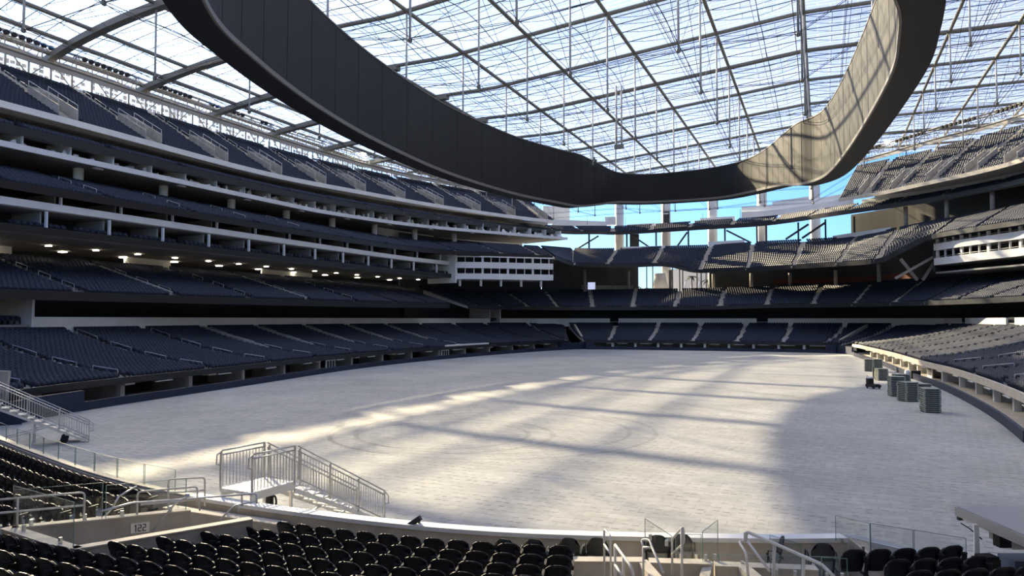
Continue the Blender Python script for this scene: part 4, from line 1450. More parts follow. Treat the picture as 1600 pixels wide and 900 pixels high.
def rail_thing(label, polylines, posts, r=.024, m='steel', group=None, nm='handrail', cat='handrail'):
    p0 = Vector(polylines[0][0])
    t = thing(nm, label, cat, p0, 0, group)
    for k, pl in enumerate(polylines):
        pts = [Vector(p) - p0 for p in pl]
        pts2 = [pts[0]]
        for i in range(1, len(pts) - 1):          # soften the bends
            a, b, c = pts[i - 1], pts[i], pts[i + 1]
            d1, d2 = min(.09, (a - b).length / 2), min(.09, (c - b).length / 2)
            pA, pB = b + (a - b).normalized() * d1, b + (c - b).normalized() * d2
            for q in (0, .33, .66, 1):
                pts2.append((1 - q) ** 2 * pA + 2 * q * (1 - q) * b + q * q * pB)
        pts2.append(pts[-1])
        mb = MB(); mb.tube(pts2, r, 8); mb.build('top_rail' if k == 0 else 'rail', M[m], t, True)
    for p, q in posts:
        mb = MB(); mb.tube([Vector(p) - p0, Vector(q) - p0], r, 8); mb.build('post', M[m], t, True)
    return t
# guard rails along the far side of the entrance
def on(p, q, t_, z): 
    v = p + (q - p) * t_
    return (v.x, v.y, z)
def Qz(x, y, z):
    a = Q(x, y, 10.0); s = (z - 7) / (a.z - 7)
    return Vector((a.x * s, a.y * s, z))
g1 = lambda x, z: Qz(x, 499 + (7 - z) * 1160 / 13.4, z)
W0 = A_ + (A_ - B_) * .55
rail_thing('two-bar white guard rail on the wall left of sign 122', [[on(W0, B_, .0, 2.96), on(W0, B_, .60, 2.96), on(W0, B_, .60, 2.30)], [on(W0, B_, 0, 2.66), on(W0, B_, .60, 2.66)]],
           [(on(W0, B_, .37, 2.3), on(W0, B_, .37, 2.96)), (on(W0, B_, .05, 1.6), on(W0, B_, .05, 2.96))])
rail_thing('looped guard rail standing on the wall behind sign 122', [[on(A_, B_, .68, 2.3), on(A_, B_, .68, 2.86), on(A_, B_, 1.04, 2.86), on(A_, B_, 1.04, 2.4)], [on(A_, B_, .7, 2.55), on(A_, B_, 1.04, 2.55)]], [])
pz = [Qz(262, 775, 2.25), Qz(262, 752, 2.62), Qz(272, 747, 2.7), Qz(320, 745, 2.7), Qz(320, 790, 1.9)]
rail_thing('square end guard rail beside the last black seats left of sign 122', [[Qz(263, 795, 1.9), Qz(263, 749, 2.7), Qz(320, 746, 2.7), Qz(320, 790, 1.9)], [Qz(263, 770, 2.3), Qz(320, 766, 2.3)]], [])
rail_thing('long grey handrail sloping over the entrance to the field bridge', [[Qz(158, 799, 2.75), Qz(205, 786, 2.8), Qz(300, 779, 2.6), Qz(401, 771, 2.5), Qz(401, 786, 2.3)]], [(Qz(312, 778, 2.58), Qz(312, 797, 2.2)), (Qz(378, 773, 2.5), Qz(378, 790, 2.2))], m='galv')
rail_thing('short slanting handrail crossing in front of sign 122', [[Qz(237, 832, 2.0), Qz(275, 785, 2.62), Qz(298, 774, 2.75), Qz(290, 772, 2.78)]], [], m='galv')
rail_thing('bent grey handrail beside the ledge right of sign 122', [[Qz(340, 816, 1.9), Qz(366, 790, 2.25), Qz(400, 783, 2.3)]], [(Qz(373, 789, 2.27), Qz(373, 800, 2.1))], m='galv')
rail_thing('short bent handrail between seats and entrance far side', [[Qz(186, 775, 2.5), Qz(175, 795, 2.2), Qz(160, 810, 2.0)], ], [(Qz(186, 775, 2.5), Qz(213, 760, 2.6))], m='galv')
# ledge between entrance and field bridge
wall_seg('wall_near_ledge', (-17.1, 15.75), (-12.9, 15.62), .28, .9, 1.72, 'concrete')

def pane(label, p, q, h0, h1, z0p=None, th=.014, group=None, clamps=True):
    """upright glass sheet from p to q (x, y, z of foot), heights h0 and h1"""
    p, q = Vector(p), Vector(q)
    t = thing('glass_panel', label, 'glass panel', p, 0, group or 'clear glass guard panels')
    d = (q - p); e = d.copy(); e.z = 0
    n = Vector((-e.y, e.x, 0)).normalized() * th / 2
    m = MB()
    a, b, c, d_ = Vector((0, 0, 0)), d, d + Vector((0, 0, h1)), Vector((0, 0, h0))
    m.add([a - n, b - n, c - n, d_ - n, a + n, b + n, c + n, d_ + n], [(0, 1, 2, 3), (7, 6, 5, 4), (0, 4, 5, 1), (1, 5, 6, 2), (2, 6, 7, 3), (3, 7, 4, 0)])
    pn_ = m.build('pane', M['glass'], t)
    for s, h in ((a, h0), (b, h1)):
        m = MB(); m.bar(s, s + Vector((0, 0, h)), .014, .014); m.build('edge', M['glass_edge'], t)
    m = MB(); m.bar(d_, c, .010, .010); m.build('top_edge', M['glass_edge'], t)
    for f in (.2, .8) if clamps else ():
        m = MB(); m.box(d * f + Vector((0, 0, .06)), (.06, .06, .12)); m.build('clamp', M['galv'], pn_)
zf = 2.33
pane('glass panel across the back of the 122 entrance', (A_.x, A_.y, zf), (Cc.x, Cc.y, zf), .92, .92)
pane('glass panel on the wall left of sign 122', (A_.x, A_.y, zf), on(A_, B_, .48, zf), .82, .82)
pane('glass panel on the wall right above sign 122', on(A_, B_, .50, zf), on(A_, B_, .97, zf), .75, .75)
# low glass along the lip of the left block
k = 0
npth = Pn - Nn_ * .18
dd = np.concatenate([[0], np.cumsum(np.linalg.norm(np.diff(npth, axis=0), axis=1))])
for j in range(14):
    s0, s1 = .5 + j * 1.62, .5 + j * 1.62 + 1.55
    p = [np.interp(s0, dd, npth[:, 0]), np.interp(s0, dd, npth[:, 1]), 1.98]
    q = [np.interp(s1, dd, npth[:, 0]), np.interp(s1, dd, npth[:, 1]), 1.98]
    if q[0] > -17: break
    pane('low glass panel on the lip before the left block, %s from the left corner' % ordinal(j), p, q, .62, .62, group='glass panels along the left lip', clamps=False)

# ------------------------------------------------------------------ portable stairs down to the field
def portable_stair(label, loc, rz, h, deck, n, width=1.2, wheel=False):
    t = thing('portable_stair', label, 'stairs', loc, rz, 'aluminium stairs down to the field')
    run, rise = .385, h / n
    hw = width / 2
    MB().box((0, deck / 2, h - .04), (width, deck, .08)).build('deck', M['alu'], t)
    for s in (-1, 1):
        MB().bar((s * hw, 0, h - .12), (s * hw, deck, h - .12), .06, .22).build('deck_beam', M['alu'], t)
        m = MB(); m.bar((s * hw, deck, h - .26), (s * hw, deck + n * run - .1, 0.05), .05, .13); m.build('stringer', M['alu'], t)
    for i in range(n):
        MB().box((0, deck + (i + .5) * run, h - (i + 1) * rise + .03), (width - .06, run + .03, .04)).build('step', M['alu'], t)
    for s in (-1, 1):
        x = s * (hw + .03)
        rl, bl = MB(), MB()
        for off in (1.05, .93):
            rl.tube([(x, .05, h + off), (x, deck, h + off)], .024, 8)
        rl.tube([(x, .05, h + 1.05), (x, -.12, h + .95), (x, -.14, h + .7), (x, .03, h + .62)], .022, 8)
        rl.build('deck_rail', M['galv'], t, True)
        rl = MB()
        for off in (1.08, .94, .12):
            rl.tube([(x, deck + .1, h + off - .05), (x, deck + n * run, off)], .024, 8)
        rl.tube([(x, deck + n * run, 1.08), (x, deck + n * run + .22, .85), (x, deck + n * run + .22, .6), (x, deck + n * run, .62)], .022, 8)
        sr_ = rl.build('stair_rail', M['galv'], t, True)
        for k in range(int(deck / .12)):
            bl.bar((x, .1 + k * .12, h + .05), (x, .1 + k * .12, h + .93), .014, .02)
        for k in range(int(n * run / .125)):
            y = deck + .12 + k * .125
            z = h - (y - deck) / run * rise
            bl.bar((x, y, z + .12), (x, y, z + .93), .014, .02)
        o = bl.build('balusters', M['galv'], sr_)
        o['kind'] = 'stuff'
        for y in (.02, deck - .02):
            MB().bar((x, y, h - .1), (x, y, h + 1.05), .05, .05).build('rail_post', M['galv'], t)
        for f in (.02, .34, .67, 1.0):
            y = deck + .1 + f * (n * run - .1)
            z = max(0, h - (y - deck) / run * rise)
            MB().bar((x, y, z - .05 if f < 1 else 0), (x, y, z + 1.05), .05, .05).build('rail_post', M['galv'], t)
        for y in ((deck - .08, ) if not wheel else (deck - .08, deck + n * run * .42)):
            z = h - .1 if y < deck else h - (y - deck) / run * rise - .15
            MB().bar((s * (hw - .05), y, 0), (s * (hw - .05), y, z), .07, .07).build('leg', M['alu'], t)
        MB().bar((s * (hw - .05), deck - .08, .25), (s * (hw - .05), deck + n * run * .55, h * .38), .05, .05).build('brace', M['alu'], t)
    if wheel:
        for s in (-1, 1):
            m = MB()
            secs = []
            for r_, w_ in ((.10, -.04), (.18, -.05), (.2, 0), (.18, .05), (.10, .04)):
                secs.append([(s * (hw - .02) + w_, deck + n * run * .74 + r_ * math.cos(2 * PI * k / 14), .2 + r_ * math.sin(2 * PI * k / 14)) for k in range(14)])
            m.sweep(secs)
            m.build('wheel', M['rubber'], t, True)
        MB().bar((-hw, deck + n * run * .74, .2), (hw, deck + n * run * .74, .2), .05, .05).build('axle', M['galv'], t)
    return t
portable_stair('aluminium stair with baluster rails bridging the lip beside entrance 122', (-15.3, 16.45, 0), -.10, 2.2, 1.65, 11)
w_ = Vector((.62, .78)).normalized()
bt = Vector((-39.0, 30.25)) - w_ * (1.4 + 12 * .385) + Vector((-w_.y, w_.x)) * .5
portable_stair('aluminium stair on wheels at the corner gap, left edge of the field', (bt.x, bt.y, 0), math.atan2(-w_.x, w_.y), 2.5, 1.4, 12, wheel=True)
o = MB().box((0, 0, .45), (.55, .5, .9)).box((0, 0, .92), (.6, .55, .06)).build('waste_bin', M['rubber'])
o.location = (-44.6, 27.2, 0); tag(o, 'black bin standing beneath the left wheeled stair', 'bin')
# small black cabinet and coiled hose by the bridge
t = thing('hand_truck', 'small black hand truck leaning by the field bridge', 'hand truck', Qz(420, 797, .55))
MB().box((0, 0, .25), (.25, .18, .7)).build('body', M['rubber'], t)
m = MB(); m.tube([(.22 + .09 * math.cos(q * PI / 6), 0, .30 + .20 * math.sin(q * PI / 6)) for q in range(12)], .035, 6, closed=True); m.build('wheel', M['rubber'], t, True)
p = Qz(646, 838, 1.2)
o = MB().bar(Qz(624, 831, 1.75) - p, Qz(657, 809, 2.15) - p, .10, .12).bar((.05, 0, 0), Qz(655, 812, 2.1) - p, .06, .06).build('guide_stand', M['panel_dark'])
o.location = p; tag(o, 'slanted dark stand at the lip in front of the black seats', 'stand')

# ------------------------------------------------------------------ centre aisle: low walls, handrails, glass
wall_seg('wall_deck_front', (-5.0, 15.35), (-3.6, 15.9), .26, 1.1, 1.86, 'concrete_warm')
wall_seg('wall_deck_mid', (-3.5, 15.95), (-2.3, 16.35), .26, 1.1, 1.84, 'concrete_warm')
wall_seg('wall_deck_right', (-2.2, 16.4), (-.2, 16.95), .26, 1.1, 1.80, 'concrete_warm')
def cheek(nm, p, q, z0, z1, th=.3):
    p, q = Vector(p), Vector(q)
    d = (q - p).normalized(); n = Vector((-d.y, d.x)) * th / 2
    mb = MB(); mb.prism([p - n, q - n, q + n, p + n], .8, [z0, z1, z1, z0])
    struct(mb, nm, M['concrete_warm'])
a1, b1 = Qz(1003, 876, 1.86), Qz(1034, 905, 1.9)
cheek('wall_aisle_cheek', a1.to_2d(), b1.to_2d(), 1.88, 1.84, .22)
a1, b1 = Qz(1107, 878, 1.84), Qz(1100, 897, 1.8)
cheek('wall_aisle_kerb', a1.to_2d(), b1.to_2d(), 1.86, 1.72, .2)
a1, b1 = Qz(1160, 884, 1.82), Qz(1200, 912, 1.9)
cheek('wall_aisle_side', a1.to_2d(), b1.to_2d(), 1.84, 1.86, .24)
H = 'handrails of the centre aisle'
zt = 1.35
def down(p, z=1.35): return (p.x, p.y, z)
p1, p2 = Q(944, 826, 15.4), Q(954, 838, 14.9)
m1, m2 = Q(944, 850, 15.4), Q(954, 866, 14.9)
rail_thing('slim two-bar handrail at the corner of the black seats', [[down(p1), p1, p2, down(p2)], [m1, m2]], [], r=.022, group=H, m='steel')
p1, p2, p3 = Q(961, 851, 14.6), Q(985, 884, 13.8), Q(990, 896, 13.7)
m1, m2 = Q(961, 882, 14.6), Q(972, 900, 14.1)
rail_thing('sloping handrail with lower bar beside the concrete cheek wall', [[p1, p2, p3, down(p3)], [m1, m2]], [(p1, down(p1)), (Q(974, 869, 14.2), down(Q(974, 869, 14.2)))], r=.026, group=H)
p1 = Q(1002, 843, 15.6); p2 = Q(1015, 843, 15.4); p3 = Q(1019, 856, 15.2); p4 = Q(1005, 855, 15.4); p5 = Q(1036, 894, 14.4)
rail_thing('looped handrail end on top of the concrete cheek wall', [[p4, p1, p2, p3, p5], [p4, p3]], [(p4, down(p4, 1.6))], r=.024, group=H)
p1, p2, p3, p4 = Q(1050, 842, 15.6), Q(1068, 822, 15.2), Q(1069, 848, 15.2), Q(1050, 866, 15.6)
rail_thing('tall bent handrail framing a diamond in the centre aisle', [[down(p1), p1, p2, p3, p4]], [(Q(1065, 824, 15.2), down(Q(1065, 824, 15.2)))], r=.024, group=H)
p1, p2, p3, p4 = Q(1164, 846, 15.3), Q(1154, 846, 15.2), Q(1166, 864, 14.8), Q(1169, 900, 14.6)
rail_thing('crooked handrail post pair left of the long sloping handrail', [[Q(1164, 832, 15.3), p1, p2, p3, p4]], [(Q(1168, 846, 15.2), Q(1203, 893, 14.6))], r=.026, group=H)
p1, p2, p3 = Q(1166, 830, 15.6), Q(1284, 882, 14.2), Q(1304, 902, 13.8)
rail_thing('long sloping white handrail right of the centre aisle', [[Q(1165, 846, 15.6), p1, p2, p3]], [(Q(1210, 850, 15.1), down(Q(1206, 858, 15.1))), (Q(1256, 870, 14.6), down(Q(1252, 880, 14.6)))], r=.034, group=H)
G = 'glass panels of the centre aisle'
def pq(x, y, Y): p = Q(x, y, Y); return p
def pane_px(label, x0, y0, x1, y1, Y0, Y1, yt0, yt1):
    p, q = Q(x0, y0, Y0), Q(x1, y1, Y1)
    pane(label, p, q, (y0 - yt0) / 1160 * Y0, (y1 - yt1) / 1160 * Y1, group=G)
pane_px('glass panel with dark edge behind the looped handrail', 1008, 841, 1050, 856, 16.0, 15.6, 811, 838)
pane_px('tall glass panel with green edge in the centre aisle', 1098, 876, 1122, 874, 16.0, 16.2, 832, 814)
pane_px('low glass panel before the deck chairs, right of the green edge', 1123, 884, 1308, 892, 16.0, 15.9, 867, 871)
pane_px('glass panel under the long sloping handrail', 1204, 898, 1252, 902, 15.2, 15.3, 838, 852)
pane_px('glass panel corner left of the canopy side seats', 1284, 905, 1324, 906, 14.0, 14.2, 872, 874)
pane_px('tall clear panel at the break of the lip, first of three', 1306, 845, 1360, 866, 17.2, 16.6, 807, 819)
pane_px('tall clear panel at the break of the lip, second of three', 1361, 866, 1427, 866, 16.6, 16.9, 819, 829)
pane_px('tall clear panel at the break of the lip, third beside the canopy post', 1429, 866, 1510, 876, 16.9, 16.6, 829, 842)
pane_px('clear panel left of the green edge, along the deck', 1056, 874, 1096, 876, 16.3, 16.3, 836, 836)

# ------------------------------------------------------------------ canopy at the right edge
t = thing('canopy', 'grey flat-roofed canopy on white posts at the right edge', 'canopy', Qz(1496, 792, 2.55).to_2d().to_3d())
o0 = t.location.copy()
rx = Vector((CY, SY, 0)); ry = Vector((-SY, CY, 0))      # across and along the line of sight
def cv(a, b, z): return rx * a - ry * b + Vector((0, 0, z))
m = MB(); m.prism([cv(0, 0, 0), cv(5, -.25, 0), cv(5, 4.2, 0), cv(0, 4.2, 0)], 2.44, 2.56); m.build('roof', M['grey_plastic'], t)
m = MB(); m.bar(cv(.0, -.05, 2.44), cv(0, 4.2, 2.44), .08, .20); m.build('edge_trim', M['grey_plastic'], t)
m = MB(); m.bar(cv(.14, .05, 2.36), cv(.14, 4.2, 2.36), .10, .20); m.build('side_beam', M['white_warm'], t)
m = MB(); m.bar(cv(.3, .6, 2.28), cv(.3, 4.2, 2.28), .06, .08); m.build('side_beam', M['steel'], t)
m = MB(); m.bar(cv(0, 0, 2.32), cv(5, -.2, 2.32), .08, .16); m.build('front_beam', M['panel_dark'], t)
for a, b in ((-.06, .8), (.1, 4.0), (4.6, .5)):
    m = MB(); m.bar(cv(a, b, 0), cv(a, b, 2.36), .10, .10); m.build('post', M['white_warm'], t)
m = MB(); m.tube([cv(.0, .12, 2.2), cv(.1, .3, 2.12), cv(.22, .55, 1.95)], .015, 6); m.build('cable', M['rubber'], t, True)
m = MB(); m.box(cv(.42, .95, 2.06), (.26, .24, .30), .4); m.build('speaker', M['rubber'], t)
m = MB(); m.box(cv(.42, .75, 2.16), (.2, .2, .3), .4); m.build('bracket', M['trim'], t)
m = MB(); m.prism([cv(.62, .9, 0), cv(4.8, .8, 0), cv(4.8, .9, 0), cv(.62, 1.0, 0)], 1.85, 2.3); m.build('valance', M['white'], t)
for i, (a, b) in enumerate(((1.02, .75), (1.84, .72))):
    o = MB().box((0, 0, .0), (.78, .6, 1.5)).box((0, -.305, .0), (.70, .012, 1.4)).build('blue_cabinet', M['blue_light'])
    p = o0 + cv(a, b, .86); o.location = p; o.rotation_euler = (0, 0, math.radians(22.7))
    tag(o, ('blue cabinet under the canopy, nearest the white post', 'blue cabinet under the canopy, at the picture edge')[i], 'cabinet', 'blue cabinets under the canopy')
o = MB().box((0, 0, .1), (.42, .36, .2)).box((.02, 0, .23), (.36, .3, .06)).build('covered_equipment', M['rubber'])
p = Qz(1541, 886, 1.5); o.location = p; o.rotation_euler = (0, 0, .5); tag(o, 'low black covered case between canopy post and blue cabinet', 'case')

# ------------------------------------------------------------------ stacks of deck panels, cart and oddments on the field
def deck_panel(w, d, label, group, loc, rz):
    t = thing('field_pallet', label, 'pallet', loc, rz, group)
    m = MB(); m.box((0, 0, .125), (w, d, .05)); m.build('board', M['wood'], t)
    m = MB(); m.box((0, 0, .055), (w - .10, d - .10, .11)); m.build('core', M['panel_dark'], t)
    for sx in (-1, 1):
        for sy in (-1, 1):
            m = MB(); m.box((sx * (w / 2 - .06), sy * (d / 2 - .06), .05), (.12, .12, .10)); m.build('corner_block', M['wood'], t)
rnd = random.Random(11)
STK = [('nearest stack', 7.4, 64.4, 1.15, 1.4, 12, .10), ('rounded second stack', 6.6, 72.0, 1.15, 1.2, 11, .55), ('stack half hidden behind the second', 7.9, 74.6, 1.3, 1.1, 9, .3),
       ('tall third stack', 6.1, 76.4, 1.25, 1.3, 12, .12), ('stack showing over the third', 7.2, 84.5, 1.5, 1.2, 10, .1), ('fourth stack', 6.1, 95.6, 1.1, 1.2, 9, .25),
       ('farthest stack, left half', 5.6, 111.6, 1.0, 1.3, 11, .0), ('farthest stack, right half', 6.75, 111.9, 1.1, 1.3, 11, .0)]
for nm, x, y, w, d, n, rz in STK:
    for k in range(n):
        lab = 'field cover pallet, %s' % (('topmost of the ' if k == n - 1 else 'bottom one of the ' if k == 0 else ordinal(n - 1 - k) + ' from the top in the ') + nm)
        deck_panel(w + .04 * rnd.random(), d + .04 * rnd.random(), lab, 'panels in the ' + nm, (x + .05 * (rnd.random() - .5), y + .05 * (rnd.random() - .5), k * .15), rz + .05 * (rnd.random() - .5))
o = MB().box((0, 0, .65), (.12, 1.1, 1.3)).box((0, 0, .05), (.5, 1.1, .1)).build('dark_board', M['rubber']); o.location = (5.45, 98.6, 0)
tag(o, 'dark upright board beside the fourth stack of panels', 'board')
t = thing('pallet_truck', 'small black pallet truck with a white top box, left of the stacks', 'cart', (4.6, 83.9, 0), -.9)
MB().box((0, 0, .28), (1.35, .75, .22)).box((.1, 0, .42), (1.0, .6, .08)).build('chassis', M['rubber'], t)
MB().prism([(-.65, -.3), (-.25, -.3), (-.25, .3), (-.65, .3)], .35, 1.0).build('motor_box', M['rubber'], t)
MB().box((-.45, 0, 1.06), (.4, .55, .14)).build('white_box', M['white'], t)
m = MB(); m.tube([(-.55, 0, 1.0), (-.75, 0, 1.2), (-.85, 0, 1.22)], .03, 6); m.build('handle', M['rubber'], t, True)
for sx in (-.45, .45):
    for sy in (-.34, .34):
        m = MB(); m.sweep([[(sx + r_ * math.cos(2 * PI * k / 10), sy + w_, .13 + r_ * math.sin(2 * PI * k / 10)) for k in range(10)] for r_, w_ in ((.08, -.04), (.13, -.03), (.13, .03), (.08, .04))])
        m.build('wheel', M['rubber'], t, True)
o = MB().box((0, 0, .45), (1.0, .8, .9)).box((0, 0, .93), (1.05, .85, .06)).build('black_case', M['rubber']); o.location = (10.0, 99.5, 0)
tag(o, 'black case standing at the blue wall by the right stand', 'case')
o = MB().lathe([(.26, 0), (.30, .4), (.28, .85), (.2, .95)], n=12).build('white_barrel', M['white'], None, True); o.location = (9.2, 100.4, 0)
tag(o, 'white barrel beside the black case by the right stand', 'barrel')

# ------------------------------------------------------------------ aisle handrails in the stands
def tier_pt(S, N, par_, k, zfun=None):
    pp = np.linspace(0, 1, len(S))
    v = [np.interp(par_, pp, S[:, j]) for j in range(6)]
    z = zfun(k) if zfun else v[2] + (v[5] - v[2]) * k / N
    s = (k + .5) / N
    return Vector((v[0] + (v[3] - v[0]) * s, v[1] + (v[4] - v[1]) * s, z))
def aisle_rails(S, N, aisles, spans, zfun, label, group, r=.035):
    for i, a in enumerate(aisles):
        for j, (k0, k1) in enumerate(spans):
            p, q = tier_pt(S, N, a[0], k0, zfun), tier_pt(S, N, a[0], k1, zfun)
            t = thing('aisle_handrail', label % (ordinal(j), ordinal(i)), 'handrail', p, 0, group)
            d = q - p
            up = Vector((0, 0, .92)); md = Vector((0, 0, .5))
            m = MB(); m.tube([up, d + up], r, 6); m.build('top_rail', M['galv'], t)
            m = MB(); m.tube([md, d + md], r * .8, 6); m.build('mid_rail', M['galv'], t)
            for b in (Vector((0, 0, 0)), d):
                m = MB(); m.tube([b, b + up], r, 6); m.build('post', M['galv'], t)
aisle_rails(S_ll, NL, ai_left[:9], ((1, 4), (6, 9), (11, 14), (16, 19)), zlow, '%s handrail from the field in the %s aisle from the near end, left lower stand', 'aisle handrails of the left lower stand')
aisle_rails(S_lr, NL, ai_right[4:], ((1, 4), (6, 9), (11, 14), (16, 19)), zlow, '%s handrail from the field in the %s aisle from the pallets, right lower stand', 'aisle handrails of the right lower stand')
aisle_rails(T2, 17, ai2[:8], ((1, 3), (5, 7), (9, 11)), None, '%s handrail from the front in the %s aisle from the near end, left club tier', 'aisle handrails of the left club tier')
aisle_rails(T3, 11, ai3[:8], ((2, 4), (6, 8)), None, '%s handrail from the front in the %s aisle from the near end, left middle tier', 'aisle handrails of the left middle tier')
# light concrete stair cheeks beside some aisles of the left stands
def cheeks(nm, S, N, aisles, pick, zfun, k0, k1, h=.55, th=.35, side=.75):
    for i in pick:
        if i >= len(aisles): continue
        p, q = tier_pt(S, N, aisles[i][0], k0, zfun), tier_pt(S, N, aisles[i][0], k1, zfun)
        n = Vector((-(q - p).y, (q - p).x, 0)).normalized() * side
        mb = MB(); mb.bar(p + n + Vector((0, 0, h / 2)), q + n + Vector((0, 0, h / 2)), th, h + .5)
        struct(mb, nm, M['concrete'])
cheeks('wall_left_stair_cheek', S_ll, NL, ai_left, (4, 5, 6, 7, 8), zlow, 8, 20)
def deck_rails(S, N, aisles, label, group):
    for i, a in enumerate(aisles):
        t = None
        for j, (k0, k1) in enumerate(((9, 12), (13, 16), (17, 20))):
            p, q = tier_pt(S, N, a[0], k0), tier_pt(S, N, a[0], k1)
            if t is None:
                t = thing('aisle_handrail', label % ordinal(i), 'handrail', p, 0, group); o_ = p
            up = Vector((0, 0, .95))
            m = MB(); m.tube([p - o_, p + up - o_, q + up - o_, q - o_], .05, 6); m.tube([p + up * .5 - o_, q + up * .5 - o_], .04, 6); m.build('rail_hoop', M['steel'], t)
deck_rails(UD, 22, aiu, 'pale aisle handrail, %s aisle from the near end of the left upper deck', 'aisle handrails of the left upper deck')
deck_rails(UR, 22, aiur, 'pale aisle handrail, %s aisle from the far end of the right upper deck', 'aisle handrails of the right upper deck')
cheeks('wall_left_club_cheek', T2, 17, ai2, (0, 4, 6), None, 0, 13)
# bright platform with loose seats at the front of the left lower stand
i0 = int(.60 * (len(L_LEFT[0]) - 1)); i1 = int(.72 * (len(L_LEFT[0]) - 1))
Pp, Np = L_LEFT[0][i0:i1], L_LEFT[1][i0:i1]
struct(ribbon(Pp, Np, 1.5, 3.6, 1.6, 2.35), 'wall_left_platform', M['white_warm'])

# ------------------------------------------------------------------ field-level boxes under the lip
def bunker_bits(nm, P, Nn, step, col, start=3.0, end=None):
    for i, (x, y, a) in enumerate(at_arc(P, step, start, end)):
        c, s = math.cos(a), math.sin(a)
        mb = MB(); mb.box((x - 2.2 * c, y - 2.2 * s, .8), (.5, .5, 1.6), a)
        mb.box((x - 4.4 * c, y - 4.4 * s, .8), (3.8, .15, 1.6), a)
        struct(mb, 'wall_%s_bunker_pier' % nm, M[col])
        mb = MB(); mb.box((x - 1.0 * c - s * step * .45, y - 1.0 * s + c * step * .45, 1.42), (.18, 2.2, .07), a)
        struct(mb, 'trim_%s_bunker_strip' % nm, M['steel'])
bunker_bits('left', L_LEFT[0], L_LEFT[1], 9.0, 'concrete', 14)
bunker_bits('far', L_FAR[0], L_FAR[1], 5.2, 'white_warm', 6)
bunker_bits('right', L_RIGHT[0], L_RIGHT[1], 7.0, 'white_warm', 14)
mbs = ribbon(L_RIGHT[0], L_RIGHT[1], .12, 6.4, .0, .08)
struct(mbs, 'floor_right_bunker', M['concrete_warm'])
struct(ribbon(L_FAR[0], L_FAR[1], 6.1, 6.4, 0, 1.6), 'wall_far_bunker_face', M['concrete'])
def door_at(P, q, d, nm, lab):
    x, y, a = at_arc(P, 1000, q)[0]
    c, s = math.cos(a), math.sin(a)
    t = thing('glazed_door', lab, 'door', (x - d * c, y - d * s, 0), a - PI / 2, 'white glazed doors at field level')
    fr_ = MB().box((0, 0, .8), (2.6, .12, 1.6)).build('frame', M['white'], t)
    for k in (-.75, 0, .75):
        MB().box((k, .065, .85), (.55, .02, .95)).build('glass_light', M['dark'], fr_)
door_at(L_LEFT[0], 53, 2.0, 'door', 'white glazed door under the left stand, nearer one')
door_at(L_LEFT[0], 88, 2.0, 'door', 'white glazed door under the left stand, farther one')
door_at(L_RIGHT[0], 64, 2.0, 'door', 'white glazed door under the right stand')
# tunnels at the far corners
for nm, p, q in (('wall_tunnel_left', (-56.8, 163), (-51.5, 169)), ('wall_tunnel_right', (1.4, 169.5), (6.2, 163))):
    mb = MB(); mb.bar((*p, .8), (*q, .8), .3, 1.6); o = struct(mb, nm, M['blue'])
for nm, (p, q) in (('wall_corner_left_stair', ((-52.6, 170.2, 1.6), (-58.5, 181, 5.4))), ('wall_corner_right_stair', ((2.2, 170, 1.6), (9.0, 183, 5.4)))):
    mb = MB(); mb.bar(p, q, .5, 1.0); struct(mb, nm, M['concrete_warm'])
# closing wall at the near end of the left stand
mb = MB(); mb.bar((-51, 33.3, .8), (-70, 20, 2.6), .4, 5.4); struct(mb, 'wall_left_near_end', M['concrete'])
mb = MB(); mb.bar((-49.6, 33.5, .77), (-54, 26, .77), .25, 1.54); struct(mb, 'wall_left_near_padding', M['blue'])

# ------------------------------------------------------------------ small lamps under the slabs
def soffit_lamps(P, off, zz, step, start, label, group, m, size=(.5, 1.3, .16), end=None):
    for i, (x, y, a) in enumerate(at_arc(P, step, start, end)):
        z = zz(y) if callable(zz) else zz
        o = MB().box((0, 0, 0), size).box((0, 0, size[2] * .7), (size[0] * .5, size[1] * .5, size[2] * .5)).build('soffit_lamp', M[m])
        o.location = (x - off * math.cos(a), y - off * math.sin(a), z)
        o.rotation_euler = (0, 0, a)
        tag(o, label % ordinal(i), 'lamp', group)
soffit_lamps(PM, .9, lambda y: float(np.interp(y, [0, 110, 150, 204], [26.5, 26.5, 27.6, 29.2])) - .12, 13.5, 7.0, '%s white lamp from the near end under the pale left slab', 'white lamps under the left slab', 'white')
soffit_lamps(PL, 9.5, 15.78, 6.3, 4.0, '%s warm lamp from the near end over the left club concourse', 'warm lamps over the left club concourse', 'lamp_warm', (.6, .45, .08))
soffit_lamps(PL, 15.5, 15.78, 9.1, 6.0, '%s warm lamp from the near end deep in the left club concourse', 'deep warm lamps over the left club concourse', 'lamp_warm', (.9, .6, .08))

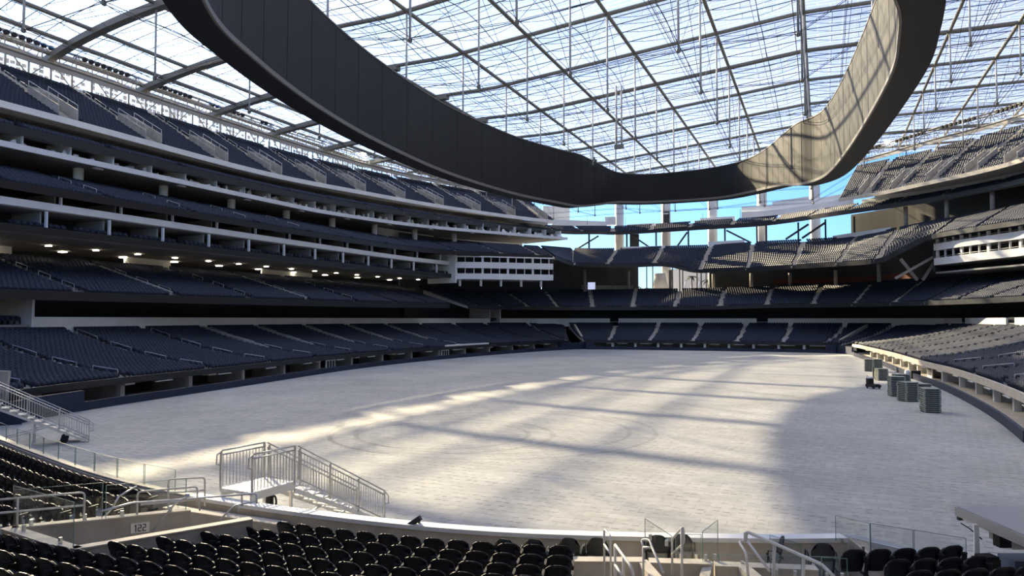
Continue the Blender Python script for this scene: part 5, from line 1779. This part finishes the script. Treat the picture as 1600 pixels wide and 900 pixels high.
# ------------------------------------------------------------------ the far seats as one mesh
def stuff_seats():
    A = np.array(SEATS)
    print('seats', len(A))
    def bx(x0, x1, y0, y1, z0, z1, dy=0, faces=(0, 1, 2, 3, 4, 5)):
        v = [(x0, y0, z0), (x1, y0, z0), (x1, y1, z0), (x0, y1, z0), (x0, y0 + dy, z1), (x1, y0 + dy, z1), (x1, y1 + dy, z1), (x0, y1 + dy, z1)]
        f = [(0, 3, 2, 1), (4, 5, 6, 7), (0, 1, 5, 4), (1, 2, 6, 5), (2, 3, 7, 6), (3, 0, 4, 7)]
        return v, [f[i] for i in faces]
    V, F = [], []
    # local y towards the field
    for v, f in (bx(-.235, .235, -.16, -.09, .40, .86, -.10), bx(-.225, .225, -.04, .06, .38, .74, -.05), bx(-.275, -.225, -.16, .02, 0, .62, 0, (1, 2, 3, 4, 5))):
        o = len(V)
        V += v
        F += [tuple(i + o for i in q) for q in f]
    V, F = np.array(V), np.array(F)
    nv, nf, n = len(V), len(F), len(A)
    ca, sa = np.cos(A[:, 3]), np.sin(A[:, 3])
    X = A[:, 0:1] + V[None, :, 0] * ca[:, None] - V[None, :, 1] * sa[:, None]
    Y = A[:, 1:2] + V[None, :, 0] * sa[:, None] + V[None, :, 1] * ca[:, None]
    Z = A[:, 2:3] + V[None, :, 2]
    co = np.stack([X, Y, Z], 2).reshape(-1).astype(np.float32)
    idx = (F[None] + (np.arange(n) * nv)[:, None, None]).reshape(-1).astype(np.int32)
    me = bpy.data.meshes.new('stadium_seats')
    me.vertices.add(n * nv)
    me.vertices.foreach_set('co', co)
    me.loops.add(len(idx))
    me.loops.foreach_set('vertex_index', idx)
    me.polygons.add(n * nf)
    me.polygons.foreach_set('loop_start', np.arange(0, len(idx), 4, dtype=np.int32))
    me.materials.append(M['seat'])
    me.update(calc_edges=True)
    me.validate()
    o = bpy.data.objects.new('stadium_seats', me)
    C.objects.link(o)
    tag(o, 'rows upon rows of navy folding seats filling the far stands', 'seats', None, 'stuff')
stuff_seats()
